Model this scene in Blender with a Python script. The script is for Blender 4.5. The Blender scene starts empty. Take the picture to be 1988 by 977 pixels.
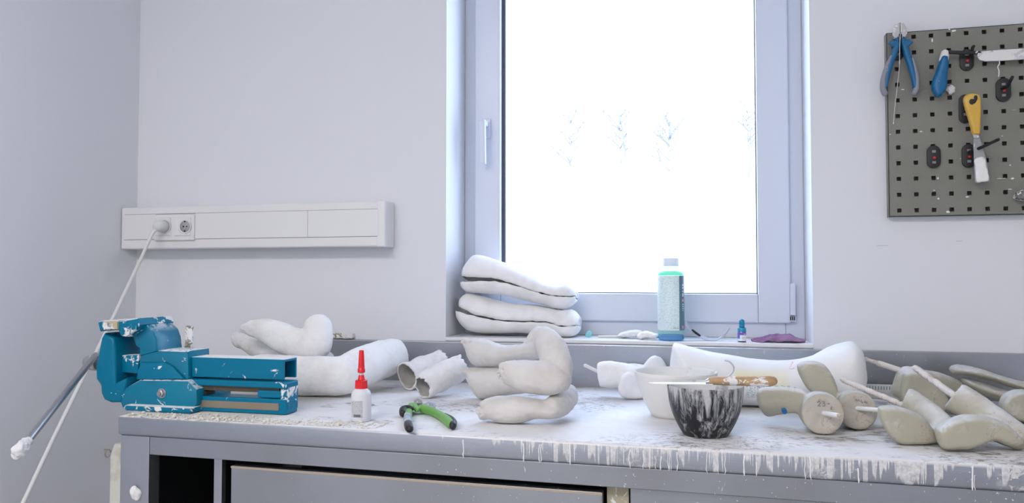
import bpy, bmesh, math, random
from mathutils import Vector, Matrix, noise
random.seed(7)
R = math.radians
sc = bpy.context.scene
COL = sc.collection

# ------------------------------------------------------------------ camera
F, CX, CY = 1520.0, 994.0, 488.5          # focal length and centre in pixels of the 1988 x 977 frame
TABLE_Z = 0.90
CAM = Vector((0, 0, TABLE_Z + 0.287))
YAW, PITCH = R(14.3), R(1.94)
cam_d = bpy.data.cameras.new('camera')
cam = bpy.data.objects.new('camera', cam_d)
COL.objects.link(cam)
cam.location = CAM
cam.rotation_euler = (math.pi/2 + PITCH, 0, YAW)
cam_d.sensor_fit = 'HORIZONTAL'
cam_d.sensor_width = 36.0
cam_d.lens = F * 36.0 / 1988.0
cam_d.clip_start = 0.02
cam_d.clip_end = 200
sc.camera = cam
CAMROT = cam.rotation_euler.to_matrix()

# ------------------------------------------------------------------ light and exposure
sc.view_settings.view_transform = 'Standard'
sc.view_settings.look = 'None'
sc.view_settings.gamma = 1.0
sc.view_settings.use_curve_mapping = False
sc.view_settings.exposure = 0.0
sc.cycles.use_denoising = True
sc.cycles.max_bounces = 10
sc.cycles.diffuse_bounces = 5
sc.cycles.transparent_max_bounces = 16
sc.cycles.sample_clamp_indirect = 6.0

world = bpy.data.worlds.new('overcast_sky')
sc.world = world
world.use_nodes = True
wn = world.node_tree
wn.nodes['Background'].inputs[0].default_value = (0.60, 0.715, 1.0, 1)
wn.nodes['Background'].inputs[1].default_value = 6.7

def area_light(name, loc, rot, sx, sy, power, color):
    d = bpy.data.lights.new(name, 'AREA')
    d.shape = 'RECTANGLE'
    d.size, d.size_y = sx, sy
    d.energy = power
    d.color = color
    o = bpy.data.objects.new(name, d)
    COL.objects.link(o)
    o.location = loc
    o.rotation_euler = rot
    return o
# two fluorescent ceiling fittings of the workshop
area_light('ceiling_lamp_light', (-0.9, -1.0, 2.66), (0, 0, 0), 1.5, 0.6, 59, (1.0, 0.945, 0.94))
area_light('ceiling_lamp_light', (1.2, -1.0, 2.66), (0, 0, 0), 1.5, 0.6, 7, (1.0, 0.945, 0.94))
# sampling guide for the daylight that enters through the window opening
dl = area_light('window_portal', (-.10, 2.40, 1.70), (R(-90), 0, 0), 1.25, 1.55, 1, (1, 1, 1))
dl.data.cycles.is_portal = True

# ------------------------------------------------------------------ pixel of the photograph -> place in the room
def ray(px, py):
    v = Vector(((px - CX)/F, -(py - CY)/F, -1.0))
    return CAMROT @ v
def W(px, py, Y):                        # on the upright plane y = Y, parallel to the back wall
    d = ray(px, py)
    return CAM + d * (Y / d.y)
def T(px, py, z=TABLE_Z):                # on the level plane at height z
    d = ray(px, py)
    return CAM + d * ((z - CAM.z)/d.z)
def PXM(px, py, Y):                      # pixels per metre there
    p = W(px, py, Y) - CAM
    fwd = CAMROT @ Vector((0, 0, -1))
    return F / p.dot(fwd)

# ------------------------------------------------------------------ materials
class NT:
    def __init__(s, name):
        s.m = bpy.data.materials.new(name)
        s.m.use_nodes = True
        s.t = s.m.node_tree
        s.b = s.t.nodes['Principled BSDF']
        s.tc = None
    def n(s, typ, **kw):
        nd = s.t.nodes.new(typ)
        for k, v in kw.items():
            if hasattr(nd, k): setattr(nd, k, v)
        return nd
    def l(s, a, b): s.t.links.new(a, b)
    def co(s, which='Object', scale=None):
        if s.tc is None: s.tc = s.n('ShaderNodeTexCoord')
        out = s.tc.outputs[which]
        if scale is not None:
            mp = s.n('ShaderNodeMapping')
            mp.inputs['Scale'].default_value = scale
            s.l(out, mp.inputs[0]); out = mp.outputs[0]
        return out
    def noise(s, scale, detail=4, rough=.55, vec=None, dist=0.0):
        nd = s.n('ShaderNodeTexNoise')
        nd.inputs['Scale'].default_value = scale
        nd.inputs['Detail'].default_value = detail
        nd.inputs['Roughness'].default_value = rough
        nd.inputs['Distortion'].default_value = dist
        s.l(vec if vec is not None else s.co(), nd.inputs['Vector'])
        return nd.outputs['Fac']
    def ramp(s, fac, lo, hi, a=0.0, b=1.0):
        nd = s.n('ShaderNodeMapRange')
        nd.inputs['From Min'].default_value = lo
        nd.inputs['From Max'].default_value = hi
        nd.inputs['To Min'].default_value = a
        nd.inputs['To Max'].default_value = b
        nd.clamp = True
        s.l(fac, nd.inputs['Value'])
        return nd.outputs[0]
    def math(s, op, a, b=None):
        nd = s.n('ShaderNodeMath'); nd.operation = op
        for i, x in enumerate((a, b)):
            if x is None: continue
            if isinstance(x, (int, float)): nd.inputs[i].default_value = x
            else: s.l(x, nd.inputs[i])
        return nd.outputs[0]
    def mix(s, fac, a, b):
        nd = s.n('ShaderNodeMix'); nd.data_type = 'RGBA'
        for i, x in ((0, fac), (6, a), (7, b)):
            if isinstance(x, (int, float)): nd.inputs[i].default_value = x
            elif isinstance(x, tuple): nd.inputs[i].default_value = (*x, 1)
            else: s.l(x, nd.inputs[i])
        return nd.outputs[2]
    def sep(s, vec):
        nd = s.n('ShaderNodeSeparateXYZ'); s.l(vec, nd.inputs[0]); return nd.outputs
    def base(s, c):
        if isinstance(c, tuple): s.b.inputs['Base Color'].default_value = (*c, 1)
        else: s.l(c, s.b.inputs['Base Color'])
    def set(s, key, v):
        if isinstance(v, (int, float)): s.b.inputs[key].default_value = v
        else: s.l(v, s.b.inputs[key])
    def bump(s, h, strength=.3, dist=.002):
        nd = s.n('ShaderNodeBump')
        nd.inputs['Strength'].default_value = strength
        nd.inputs['Distance'].default_value = dist
        s.l(h, nd.inputs['Height'])
        s.l(nd.outputs[0], s.b.inputs['Normal'])

def simple(name, col, rough=.5, metal=0.0, var=None, bump=None, splat=None, spec=None, trans=0.0, top=None):
    """var = (second colour, scale, lo, hi); bump = (scale, strength); splat = (scale, threshold); top = amount of plaster dust on upward faces"""
    k = NT(name)
    c = col
    if var: c = k.mix(k.ramp(k.noise(var[1], 5), var[2], var[3]), col, var[0])
    k.set('Roughness', rough); k.set('Metallic', metal)
    if spec is not None: k.set('Specular IOR Level', spec)
    if trans: k.set('Transmission Weight', trans)
    msk = None
    if splat:
        msk = k.ramp(k.noise(splat[0], 6, .62, dist=.6), splat[1], splat[1] + .03)
    if top:
        g = k.n('ShaderNodeNewGeometry')
        nz = k.sep(g.outputs['Normal'])[2]
        tm = k.math('MULTIPLY', k.ramp(nz, .55, .95), k.ramp(k.noise(70, 5, .65), top - .08, top + .05))
        msk = tm if msk is None else k.math('MAXIMUM', msk, tm)
    if msk is not None:
        c = k.mix(msk, c, (.78, .78, .76))
        if metal: k.set('Metallic', k.math('MULTIPLY', k.math('SUBTRACT', 1.0, msk), metal))
        k.set('Roughness', k.math('MAXIMUM', msk, rough))
    k.base(c)
    if bump: k.bump(k.noise(bump[0], 6, .6), bump[1], bump[2] if len(bump) > 2 else .002)
    return k.m

M = {}
M['wall'] = simple('wall_paint', (.77, .785, .815), .85, bump=(180, .06, .001))
M['ceiling'] = simple('ceiling_paint', (.82, .82, .82), .9)
M['floor'] = simple('floor_vinyl', (.42, .42, .41), .5, var=((.5, .5, .48), 6, .4, .6))
M['pvc'] = simple('bounce_tinted_white_pvc', (.66, .70, .785), .32)  # white; the blue bounced off reveals and sill is put into the colour
M['pvc_trunk'] = simple('white_plastic', (.80, .80, .79), .4)
M['line'] = simple('joint_line', (.30, .30, .30), .7)
M['rubber'] = simple('gasket_rubber', (.05, .06, .085), .5)
M['black'] = simple('black_plastic', (.012, .012, .014), .42)
M['black_dirty'] = simple('dusty_black_plastic', (.014, .014, .016), .45, splat=(45, .66))
M['red'] = simple('red_plastic', (.72, .015, .02), .35)
M['steel'] = simple('bright_steel', (.55, .56, .58), .32, 1.0, var=((.42, .42, .43), 30, .4, .6))
M['steel_dirty'] = simple('plaster_spotted_steel', (.5, .5, .5), .4, .9, splat=(60, .56))
M['plaster'] = simple('plaster', (.87, .865, .855), .85, var=((.76, .75, .73), 14, .45, .68), bump=(60, .35, .003), spec=.2)
M['plaster_gauze'] = simple('plaster_bandage', (.80, .795, .785), .9, var=((.72, .71, .69), 25, .4, .62), bump=(95, .6, .004), spec=.15)
M['plaster_smooth'] = simple('smooth_plaster', (.68, .665, .64), .75, var=((.58, .555, .52), 12, .42, .68), bump=(35, .16, .003), spec=.25)
M['plaster_inner'] = simple('shaded_plaster_inside', (.48, .46, .42), .95, bump=(60, .4, .003), spec=.1)  # darker than outside: the shade within the tubes is in the colour

# ------------------------------------------------------------------ meshes
def new(): return bmesh.new()
def box(bm, lo, hi, bevel=0.0, seg=2):
    lo, hi = Vector(lo), Vector(hi)
    r = bmesh.ops.create_cube(bm, size=1.0)
    vs = r['verts']
    c, s = (lo + hi)/2, hi - lo
    for v in vs: v.co = Vector((v.co.x*s.x + c.x, v.co.y*s.y + c.y, v.co.z*s.z + c.z))
    if bevel:
        es = list({e for v in vs for e in v.link_edges})
        bmesh.ops.bevel(bm, geom=es, offset=bevel, segments=seg, affect='EDGES', profile=.5)
    return bm
def prism(bm, pts, ext, bevel=0.0, seg=2):
    """a closed outline of world points pushed along the vector ext"""
    a = [bm.verts.new(p) for p in pts]
    b = [bm.verts.new(Vector(p) + Vector(ext)) for p in pts]
    f1 = bm.faces.new(a); f2 = bm.faces.new(b[::-1])
    n = len(pts)
    for i in range(n): bm.faces.new((a[i], b[i], b[(i+1) % n], a[(i+1) % n]))
    fs = list({f for v in a + b for f in v.link_faces})
    bmesh.ops.recalc_face_normals(bm, faces=fs)
    if bevel:
        es = list({e for f in (f1, f2) for e in f.edges})
        bmesh.ops.bevel(bm, geom=es, offset=bevel, segments=seg, affect='EDGES', profile=.5, clamp_overlap=True)
    return bm
def slab(bm, pix, Y0, Y1, bevel=0.0, seg=2):
    """an outline traced at the distance Y0 with its real thickness to Y1"""
    return prism(bm, [W(x, y, Y0) for x, y in pix], (0, Y1 - Y0, 0), bevel, seg)
def smooth_closed(pts, n=6):
    out, m = [], len(pts)
    for i in range(m):
        p0, p1, p2, p3 = (Vector(pts[(i+j-1) % m]) for j in range(4))
        for k in range(n):
            t = k/n
            out.append(.5*((2*p1) + (p2-p0)*t + (2*p0-5*p1+4*p2-p3)*t*t + (3*p1-p0-3*p2+p3)*t**3))
    return out
def spline(pts, n):
    """pts: tuples of floats; n samples along a Catmull-Rom curve"""
    P = [list(map(float, p)) for p in pts]
    P = [[2*a-b for a, b in zip(P[0], P[1])]] + P + [[2*a-b for a, b in zip(P[-1], P[-2])]]
    segs = len(pts) - 1
    out = []
    for i in range(n):
        u = i/(n-1)*segs
        s = min(int(u), segs-1); t = u - s
        q = []
        for a, b, c, d in zip(*P[s:s+4]):
            q.append(.5*((2*b) + (c-a)*t + (2*a-5*b+4*c-d)*t*t + (3*b-a-3*c+d)*t**3))
        out.append(q)
    return out
def frames(ps, axis):
    fr = []
    for i in range(len(ps)):
        t = (ps[min(i+1, len(ps)-1)] - ps[max(i-1, 0)])
        t = t.normalized() if t.length > 1e-9 else Vector((1, 0, 0))
        d = axis - t*axis.dot(t)
        if d.length < 1e-3:
            alt = Vector((0, 0, 1)) if abs(t.z) < .9 else Vector((1, 0, 0))
            d = alt - t*alt.dot(t)
        d.normalize()
        fr.append((t, d, t.cross(d).normalized()))
    return fr
def loft(bm, ps, rad, axis=Vector((0, 1, 0)), seg=24, cap0='flat', cap1='flat', power=2.0, smooth=True):
    """ps world centres; rad (r along the third axis, r along axis); superelliptic sections"""
    ps = [Vector(p) for p in ps]
    fr = frames(ps, axis)
    rings = []
    def ring(p, f, ra, rb):
        t, d, u = f
        vs = []
        for k in range(seg):
            a = 2*math.pi*k/seg
            ca, sa = math.cos(a), math.sin(a)
            ca = math.copysign(abs(ca)**(2/power), ca); sa = math.copysign(abs(sa)**(2/power), sa)
            vs.append(bm.verts.new(p + d*(rb*ca) + u*(ra*sa)))
        return vs
    def caps(p, f, ra, rb, sgn):
        out = []
        r = min(ra, rb)
        for k in (1, 2, 3):
            a = k/3.6*math.pi/2
            out.append((p + f[0]*(sgn*r*math.sin(a)), f, ra*math.cos(a), rb*math.cos(a)))
        return out
    seq = [(ps[i], fr[i], *rad[i]) for i in range(len(ps))]
    if cap0 == 'round': seq = caps(ps[0], fr[0], *rad[0], -1)[::-1] + seq
    if cap1 == 'round': seq = seq + caps(ps[-1], fr[-1], *rad[-1], 1)
    rings = [ring(*s) for s in seq]
    new_f = []
    for a, b in zip(rings, rings[1:]):
        for k in range(seg):
            new_f.append(bm.faces.new((a[k], a[(k+1) % seg], b[(k+1) % seg], b[k])))
    if cap0: new_f.append(bm.faces.new(rings[0][::-1]))
    if cap1: new_f.append(bm.faces.new(rings[-1]))
    for f in new_f: f.smooth = smooth
    bmesh.ops.recalc_face_normals(bm, faces=new_f)
    return bm
def tube(bm, ps, r, seg=10, cap='flat'):
    rad = [(x, x) for x in (r if isinstance(r, (list, tuple)) else [r]*len(ps))]
    ps = [Vector(p) for p in ps]
    dv = ps[-1] - ps[0]
    ax = Vector((0, 0, 1)) if abs(dv.normalized().z) < .8 else Vector((1, 0, 0))
    return loft(bm, ps, rad, ax, seg, cap, cap)
def pixloft(bm, pts, n=22, ratio=.8, seg=26, cap0='round', cap1='round', axis=Vector((0, 1, 0)), power=2.2):
    """pts (px, py, Y, radius in pixels[, depth ratio])"""
    w = []
    for p in pts:
        c = W(p[0], p[1], p[2]); s = PXM(p[0], p[1], p[2])
        w.append((*c, p[3]/s, (p[3]/s)*(p[4] if len(p) > 4 else ratio)))
    q = spline(w, n)
    return loft(bm, [Vector(a[:3]) for a in q], [(max(a[3], .001), max(a[4], .001)) for a in q], axis, seg, cap0, cap1, power)
def lathe(bm, c, prof, seg=40, close=True, tilt=None):
    """prof: (radius, height) from the bottom up (closed outlines come back down the inside)"""
    c = Vector(c)
    rings = []
    for r, h in prof:
        vs = []
        for k in range(seg):
            a = 2*math.pi*k/seg
            p = Vector((r*math.cos(a), r*math.sin(a), h))
            if tilt is not None: p = tilt @ p
            vs.append(bm.verts.new(c + p))
        rings.append(vs)
    fs = []
    for a, b in zip(rings, rings[1:]):
        for k in range(seg): fs.append(bm.faces.new((a[k], a[(k+1) % seg], b[(k+1) % seg], b[k])))
    if close:
        fs.append(bm.faces.new(rings[0][::-1])); fs.append(bm.faces.new(rings[-1]))
    for f in fs: f.smooth = True
    bmesh.ops.recalc_face_normals(bm, faces=fs)
    return bm
def rough(bm, amp, scale, amp2=0.0, scale2=60.0, where=None):
    """uneven hand-made surface"""
    bm.normal_update()
    off = Vector((random.random()*50, random.random()*50, random.random()*50))
    mv = []
    for v in bm.verts:
        d = noise.noise(v.co*scale + off)*amp
        if amp2: d += noise.noise(v.co*scale2 + off)*amp2
        if where: d *= where(v.co)
        mv.append(v.normal*d)
    for v, d in zip(bm.verts, mv): v.co += d
    return bm
def fused(bm, voxel=.0035, it=3):
    """several overlapping lofts grown together into one continuous skin"""
    me = bpy.data.meshes.new('tmp'); bm.to_mesh(me); bm.free()
    o = bpy.data.objects.new('tmp', me); COL.objects.link(o)
    m = o.modifiers.new('r', 'REMESH'); m.mode = 'VOXEL'; m.voxel_size = voxel; m.use_smooth_shade = True
    s = o.modifiers.new('s', 'SMOOTH'); s.factor = .5; s.iterations = it
    dg = bpy.context.evaluated_depsgraph_get()
    me2 = bpy.data.meshes.new_from_object(o.evaluated_get(dg))
    b2 = bmesh.new(); b2.from_mesh(me2)
    bpy.data.objects.remove(o); bpy.data.meshes.remove(me); bpy.data.meshes.remove(me2)
    for f in b2.faces: f.smooth = True
    b2.normal_update()
    return b2
def hull_tree(objs):
    from mathutils.bvhtree import BVHTree
    vs, fs = [], []
    for o in objs:
        base = root_loc(o); n0 = len(vs)
        vs += [v.co + base for v in o.data.vertices]
        fs += [[i + n0 for i in p.vertices] for p in o.data.polygons]
    return vs, fs
def meshes(o): return ([o] if o.type == 'MESH' else []) + [c for c in o.children_recursive if c.type == 'MESH']
def stack(root, supports, lo=-.03, hi=.05, step=.001):
    """lower or raise a thing until it just rests on the things under it"""
    from mathutils.bvhtree import BVHTree
    A = hull_tree(meshes(root))
    B = BVHTree.FromPolygons(*hull_tree([m for s in supports for m in meshes(s)]))
    dz, n = hi, int((hi - lo)/step)
    best = hi
    for i in range(n + 1):
        d = hi - i*step
        if BVHTree.FromPolygons([v + Vector((0, 0, d)) for v in A[0]], A[1]).overlap(B): break
        best = d
    root.location.z += best
    return best
def clear_of(root, others, d, step=.002, most=.06):
    """slide a thing along d until it no longer touches its neighbours"""
    from mathutils.bvhtree import BVHTree
    A = hull_tree(meshes(root)); d = Vector(d)
    B = BVHTree.FromPolygons(*hull_tree([m for s in others for m in meshes(s)]))
    for i in range(int(most/step) + 1):
        if not BVHTree.FromPolygons([v + d*(i*step) for v in A[0]], A[1]).overlap(B): break
    if i: i += .5
    root.location += d*(i*step)
    return i*step
def inside_grid(poly, stepp):
    xs = [p[0] for p in poly]; ys = [p[1] for p in poly]
    pts = []
    x = min(xs)
    row = 0
    while x < max(xs):
        y = min(ys) + (stepp/2 if row % 2 else 0)
        while y < max(ys):
            c = False; j = len(poly) - 1
            for i in range(len(poly)):
                (xi, yi), (xj, yj) = poly[i], poly[j]
                if (yi > y) != (yj > y) and x < (xj-xi)*(y-yi)/(yj-yi) + xi: c = not c
                j = i
            if c: pts.append((x, y))
            y += stepp
        x += stepp*.87; row += 1
    return pts
def edge_dist(x, y, poly):
    best = 1e9
    for i in range(len(poly)):
        ax, ay = poly[i-1]; bx, by = poly[i]
        dx, dy = bx-ax, by-ay
        t = max(0, min(1, ((x-ax)*dx + (y-ay)*dy)/max(dx*dx + dy*dy, 1e-9)))
        best = min(best, math.hypot(ax + t*dx - x, ay + t*dy - y))
    return best
def inflate(bm, outline, Y, depth, round_px, back=None, tilt=(0, 0), n=5, stepp=3.5, power=.5):
    """a solid whose outline is traced at the distance Y: it bulges by depth towards the viewer and by back away from him over round_px pixels"""
    from mathutils.geometry import delaunay_2d_cdt
    poly = [tuple(p) for p in smooth_closed([(a, b) for a, b in outline], n)]
    poly = [(p[0], p[1]) for p in poly]
    cx = sum(p[0] for p in poly)/len(poly); cy = sum(p[1] for p in poly)/len(poly)
    back = depth if back is None else back
    inner = [p for p in inside_grid(poly, stepp) if edge_dist(*p, poly) > stepp*.5]
    V2 = [Vector(p) for p in poly + inner]
    m = len(poly)
    vv, ee, ff, *_ = delaunay_2d_cdt(V2, [(i, (i+1) % m) for i in range(m)], [], 1, 1e-4)
    fr_, bk = [], []
    on_edge = set()
    for v in vv:
        d = edge_dist(v.x, v.y, poly)
        t = min(1, d/round_px); h = (1 - (1-t)**2)**power if d > .05 else 0
        YY = Y + tilt[0]*(v.x - cx) + tilt[1]*(v.y - cy)
        p = W(v.x, v.y, YY)
        a = bm.verts.new(p - Vector((0, depth*h, 0)))
        fr_.append(a)
        bk.append(a if h == 0 else bm.verts.new(p + Vector((0, back*h, 0))))
    fs = []
    for f in ff:
        a = [fr_[i] for i in f]; b = [bk[i] for i in f][::-1]
        fs.append(bm.faces.new(a))
        if set(b) != set(a): fs.append(bm.faces.new(b))
    for f in fs: f.smooth = True
    bmesh.ops.recalc_face_normals(bm, faces=fs)
    return bm
def lowest(bm): return min(v.co.z for v in bm.verts)
def settle(bm, z=TABLE_Z):
    dz = z - lowest(bm)
    for v in bm.verts: v.co.z += dz
    return dz

# ------------------------------------------------------------------ objects
def root_loc(o):
    v = Vector(o.location)
    while o.parent is not None:
        o = o.parent; v += o.location
    return v
def thing(name, label, cat, loc, group=None):
    o = bpy.data.objects.new(name, None)
    o.empty_display_size = .03
    COL.objects.link(o)
    o.location = loc
    o['label'] = label; o['category'] = cat
    if group: o['group'] = group
    return o
def obj(name, bm, m, parent=None, flat=False, label=None, angle=None):
    me = bpy.data.meshes.new(name)
    if parent is None:
        lo = [min(v.co[i] for v in bm.verts) for i in range(3)]; hi = [max(v.co[i] for v in bm.verts) for i in range(3)]
        org = Vector(((lo[0]+hi[0])/2, (lo[1]+hi[1])/2, lo[2]))
    else: org = root_loc(parent)
    bmesh.ops.translate(bm, verts=bm.verts, vec=-org)
    if flat:
        for f in bm.faces: f.smooth = False
    bm.to_mesh(me); bm.free()
    if angle is not None: me.set_sharp_from_angle(angle=R(angle))
    ms = m if isinstance(m, (list, tuple)) else [m]
    for x in ms: me.materials.append(M[x] if isinstance(x, str) else x)
    o = bpy.data.objects.new(name, me)
    COL.objects.link(o)
    if parent is None: o.location = org
    else: o.parent = parent
    if label: o['label'] = label
    return o
def tag(o, label, cat, group=None):
    o['label'] = label; o['category'] = cat
    if group: o['group'] = group
    return o
def struct(name, bm, m, flat=True):
    o = obj(name, bm, m, None, flat); o['kind'] = 'structure'
    return o

# ================================================================== the room
WALL_Y, LEFT_X, RIGHT_X, REAR_Y, CEIL_Z = 2.08, -1.741, 2.3, -2.0, 2.70
REVEAL = 0.17
FR_Y = WALL_Y + REVEAL                  # room face of the window frame
# window opening in the wall face
OX0, OX1 = W(866, 400, WALL_Y).x, W(1577, 500, WALL_Y).x
SILL_Z = W(1250, 662, WALL_Y).z
OZ1 = 2.42
WT = .34                                # wall thickness
bm = new()
box(bm, (LEFT_X-.2, WALL_Y, 0), (OX0, WALL_Y+WT, CEIL_Z))
box(bm, (OX1, WALL_Y, 0), (RIGHT_X+.2, WALL_Y+WT, CEIL_Z))
box(bm, (OX0, WALL_Y, 0), (OX1, WALL_Y+WT, SILL_Z-.010))
box(bm, (OX0, WALL_Y, OZ1), (OX1, WALL_Y+WT, CEIL_Z))
struct('wall_back', bm, 'wall')
struct('wall_left', box(new(), (LEFT_X-.2, REAR_Y-.2, 0), (LEFT_X, WALL_Y, CEIL_Z)), 'wall')
struct('wall_right', box(new(), (RIGHT_X, REAR_Y-.2, 0), (RIGHT_X+.2, WALL_Y, CEIL_Z)), 'wall')
struct('wall_rear', box(new(), (LEFT_X, REAR_Y-.2, 0), (RIGHT_X, REAR_Y, CEIL_Z)), 'wall')
struct('floor', box(new(), (LEFT_X-.2, REAR_Y-.2, -.15), (RIGHT_X+.2, WALL_Y+WT, 0)), 'floor')
struct('ceiling', box(new(), (LEFT_X-.2, REAR_Y-.2, CEIL_Z), (RIGHT_X+.2, WALL_Y+WT, CEIL_Z+.15)), 'ceiling')
# sill board
M['sill'] = simple('sill_laminate', (.80, .80, .80), .35, var=((.70, .69, .66), 18, .55, .75))
struct('trim_1', box(new(), (OX0, WALL_Y-.004, SILL_Z-.010), (OX1, FR_Y+.06, SILL_Z), .002), 'sill')

# window: fixed frame, sash, gasket, pane, handle, hinge
win = bpy.data.objects.new('window_1', None); COL.objects.link(win)
win.location = ((OX0+OX1)/2, FR_Y, SILL_Z); win['kind'] = 'structure'
def rect_frame(bm, x0, x1, z0, z1, wl, wr, wb, wt, y0, y1, bev=.003):
    box(bm, (x0, y0, z0), (x0+wl, y1, z1), bev)
    box(bm, (x1-wr, y0, z0), (x1, y1, z1), bev)
    box(bm, (x0+wl, y0, z0), (x1-wr, y1, z0+wb), bev)
    box(bm, (x0+wl, y0, z1-wt), (x1-wr, y1, z1), bev)
    return bm
SY = FR_Y - .016                        # room face of the sash
sx0, sx1 = W(921, 300, SY).x, W(1533, 400, SY).x
sz0 = W(1300, 625, SY).z
sz1 = OZ1 - .05
gx0, gx1 = W(971, 300, SY).x, W(1470, 400, SY).x
gz0 = W(1250, 570, SY).z
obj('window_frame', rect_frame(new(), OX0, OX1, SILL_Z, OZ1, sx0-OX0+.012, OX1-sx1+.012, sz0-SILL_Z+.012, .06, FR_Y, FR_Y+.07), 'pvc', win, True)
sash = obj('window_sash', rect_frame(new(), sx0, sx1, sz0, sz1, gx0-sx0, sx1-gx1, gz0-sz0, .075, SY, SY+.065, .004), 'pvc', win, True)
g = .0045
obj('gasket', rect_frame(new(), gx0-.002, gx1+.002, gz0-.002, sz1-.073, .0125, g, g, g, SY+.02, SY+.03, 0), 'rubber', win, True)
k = NT('window_glass')
tr = k.n('ShaderNodeBsdfTransparent'); gl = k.n('ShaderNodeBsdfGlossy'); mx = k.n('ShaderNodeMixShader')
tr.inputs[0].default_value = (.97, .985, .98, 1)
gl.inputs['Roughness'].default_value = .02; mx.inputs[0].default_value = .04
k.l(tr.outputs[0], mx.inputs[1]); k.l(gl.outputs[0], mx.inputs[2])
k.l(mx.outputs[0], k.t.nodes['Material Output'].inputs[0])
M['glass'] = k.m
obj('pane', box(new(), (gx0-.003, SY+.032, gz0-.003), (gx1+.003, SY+.038, sz1-.07)), 'glass', win, True)
# handle: rosette, neck and lever
hy = SY
a, b = W(938, 232, hy), W(953, 269, hy)
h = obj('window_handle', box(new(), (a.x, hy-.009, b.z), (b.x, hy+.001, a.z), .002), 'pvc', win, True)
bm = new()
c = W(945, 243, hy)
box(bm, (c.x-.008, hy-.05, c.z-.008), (c.x+.008, hy-.008, c.z+.008), .003)
a, b = W(930, 236, hy-.045), W(943, 318, hy-.045)
prism(bm, [(a.x, hy-.055, a.z), (b.x, hy-.055, a.z), (b.x-.001, hy-.047, b.z), (a.x+.003, hy-.047, b.z)], (0, .014, 0), .003)
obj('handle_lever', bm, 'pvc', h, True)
a, b = W(1533, 550, SY-.004), W(1545, 613, SY-.004)
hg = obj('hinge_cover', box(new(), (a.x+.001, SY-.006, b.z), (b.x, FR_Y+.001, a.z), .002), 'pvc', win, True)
a, b = W(1533, 614, SY-.002), W(1545, 625, SY-.002)
bm = new()
box(bm, (a.x+.001, SY-.003, b.z), (b.x, FR_Y+.001, a.z-.0005), .001)
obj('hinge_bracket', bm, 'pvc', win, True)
bm = new()
for q in (.001, .006, .0105): box(bm, (a.x+q, SY-.005, b.z+.004), (a.x+q+.0028, SY-.0028, a.z-.001))
obj('hinge_pin', bm, 'black', hg, True)

# outside: a snowy yard and pale bushes
M['snow'] = simple('snow', (.88, .9, .92), .9)
struct('ground_outside', box(new(), (-30, WALL_Y+WT, -.6), (30, 70, -.5)), 'snow')

# socket trunking along the wall
TF = WALL_Y - .07
tx1 = W(746, 440, TF).x
tz1, tz0 = W(500, 397, TF).z, W(500, 481, TF).z
tk = thing('cable_trunking', 'long white plastic wall duct with two sockets beside the window', 'cable duct', ((LEFT_X+tx1)/2, WALL_Y, tz0))
bm = new()
box(bm, (LEFT_X+.002, TF, tz0), (tx1, WALL_Y-.001, tz1), .004)
obj('duct_body', bm, 'pvc_trunk', tk, True)
lz1, lz0 = W(490, 411, TF).z, W(490, 463, TF).z
lx0, lx1 = W(242, 440, TF).x, W(735, 430, TF).x
bx0, bx1 = W(303, 440, TF).x, W(380, 440, TF).x
jx = W(598, 430, TF).x
for i, (x0, x1) in enumerate(((lx0, bx0), (bx1, jx-.0008), (jx+.0008, lx1))):
    obj('duct_cover', box(new(), (x0, TF-.0025, lz0+.0012), (x1, TF+.002, lz1-.0012), .0008), 'pvc_trunk', tk, True)
obj('joint_line', box(box(new(), (lx0, TF-.0008, lz0), (lx1, TF+.001, lz0+.0022)), (lx0, TF-.0008, lz1-.0022), (lx1, TF+.001, lz1)), 'line', tk, True)
obj('end_cap', box(new(), (tx1-.022, TF-.0015, tz0-.0012), (tx1+.0015, WALL_Y-.001, tz1+.0012), .003), 'pvc_trunk', tk, True)
fz1, fz0 = W(340, 417, TF).z, W(340, 467, TF).z
fr = obj('socket_frame', box(new(), (bx0, TF-.009, fz0), (bx1, TF+.001, fz1), .002), 'pvc_trunk', tk, True)
M['socket_dark'] = simple('socket_hole', (.03, .03, .03), .6)
for px in (320, 359):
    s = obj('socket', new() if False else (lambda b: (box(b, (W(px-15, 440, TF).x, TF-.012, W(px, 458, TF).z), (W(px+15, 440, TF).x, TF-.0085, W(px, 423, TF).z), .001), b)[1])(new()), 'pvc_trunk', fr, True)
SOCK = []
for px in (320, 359):
    c = W(px, 440, TF-.012)
    SOCK.append(c)
    bm = new()
    rot = Matrix.Rotation(R(90), 3, 'X')          # lathe axis towards the room
    lathe(bm, c, [(.0165, -.0005), (.0205, -.0005), (.0215, .0015), (.020, .002), (.0185, .0015), (.0175, .0008), (.0165, .0004)], 32, tilt=rot)
    obj('socket_ring', bm, 'pvc_trunk', fr)
    bm = new()
    lathe(bm, c + Vector((0, .0002, 0)), [(.0178, 0), (.0178, .0009)], 32, tilt=rot)
    obj('socket_well', bm, simple('socket_well', (.42, .42, .42), .5), fr)
    if px == 359:
        bm = new()
        for dx, dz in ((-.0045, 0), (.0065, 0), (0, -.0135), (0, .015)):
            lathe(bm, c + Vector((dx, -.0008, dz)), [(.0024, 0), (.0024, .0006)], 12, tilt=rot)
        obj('contact_hole', bm, 'socket_dark', fr)
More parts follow.
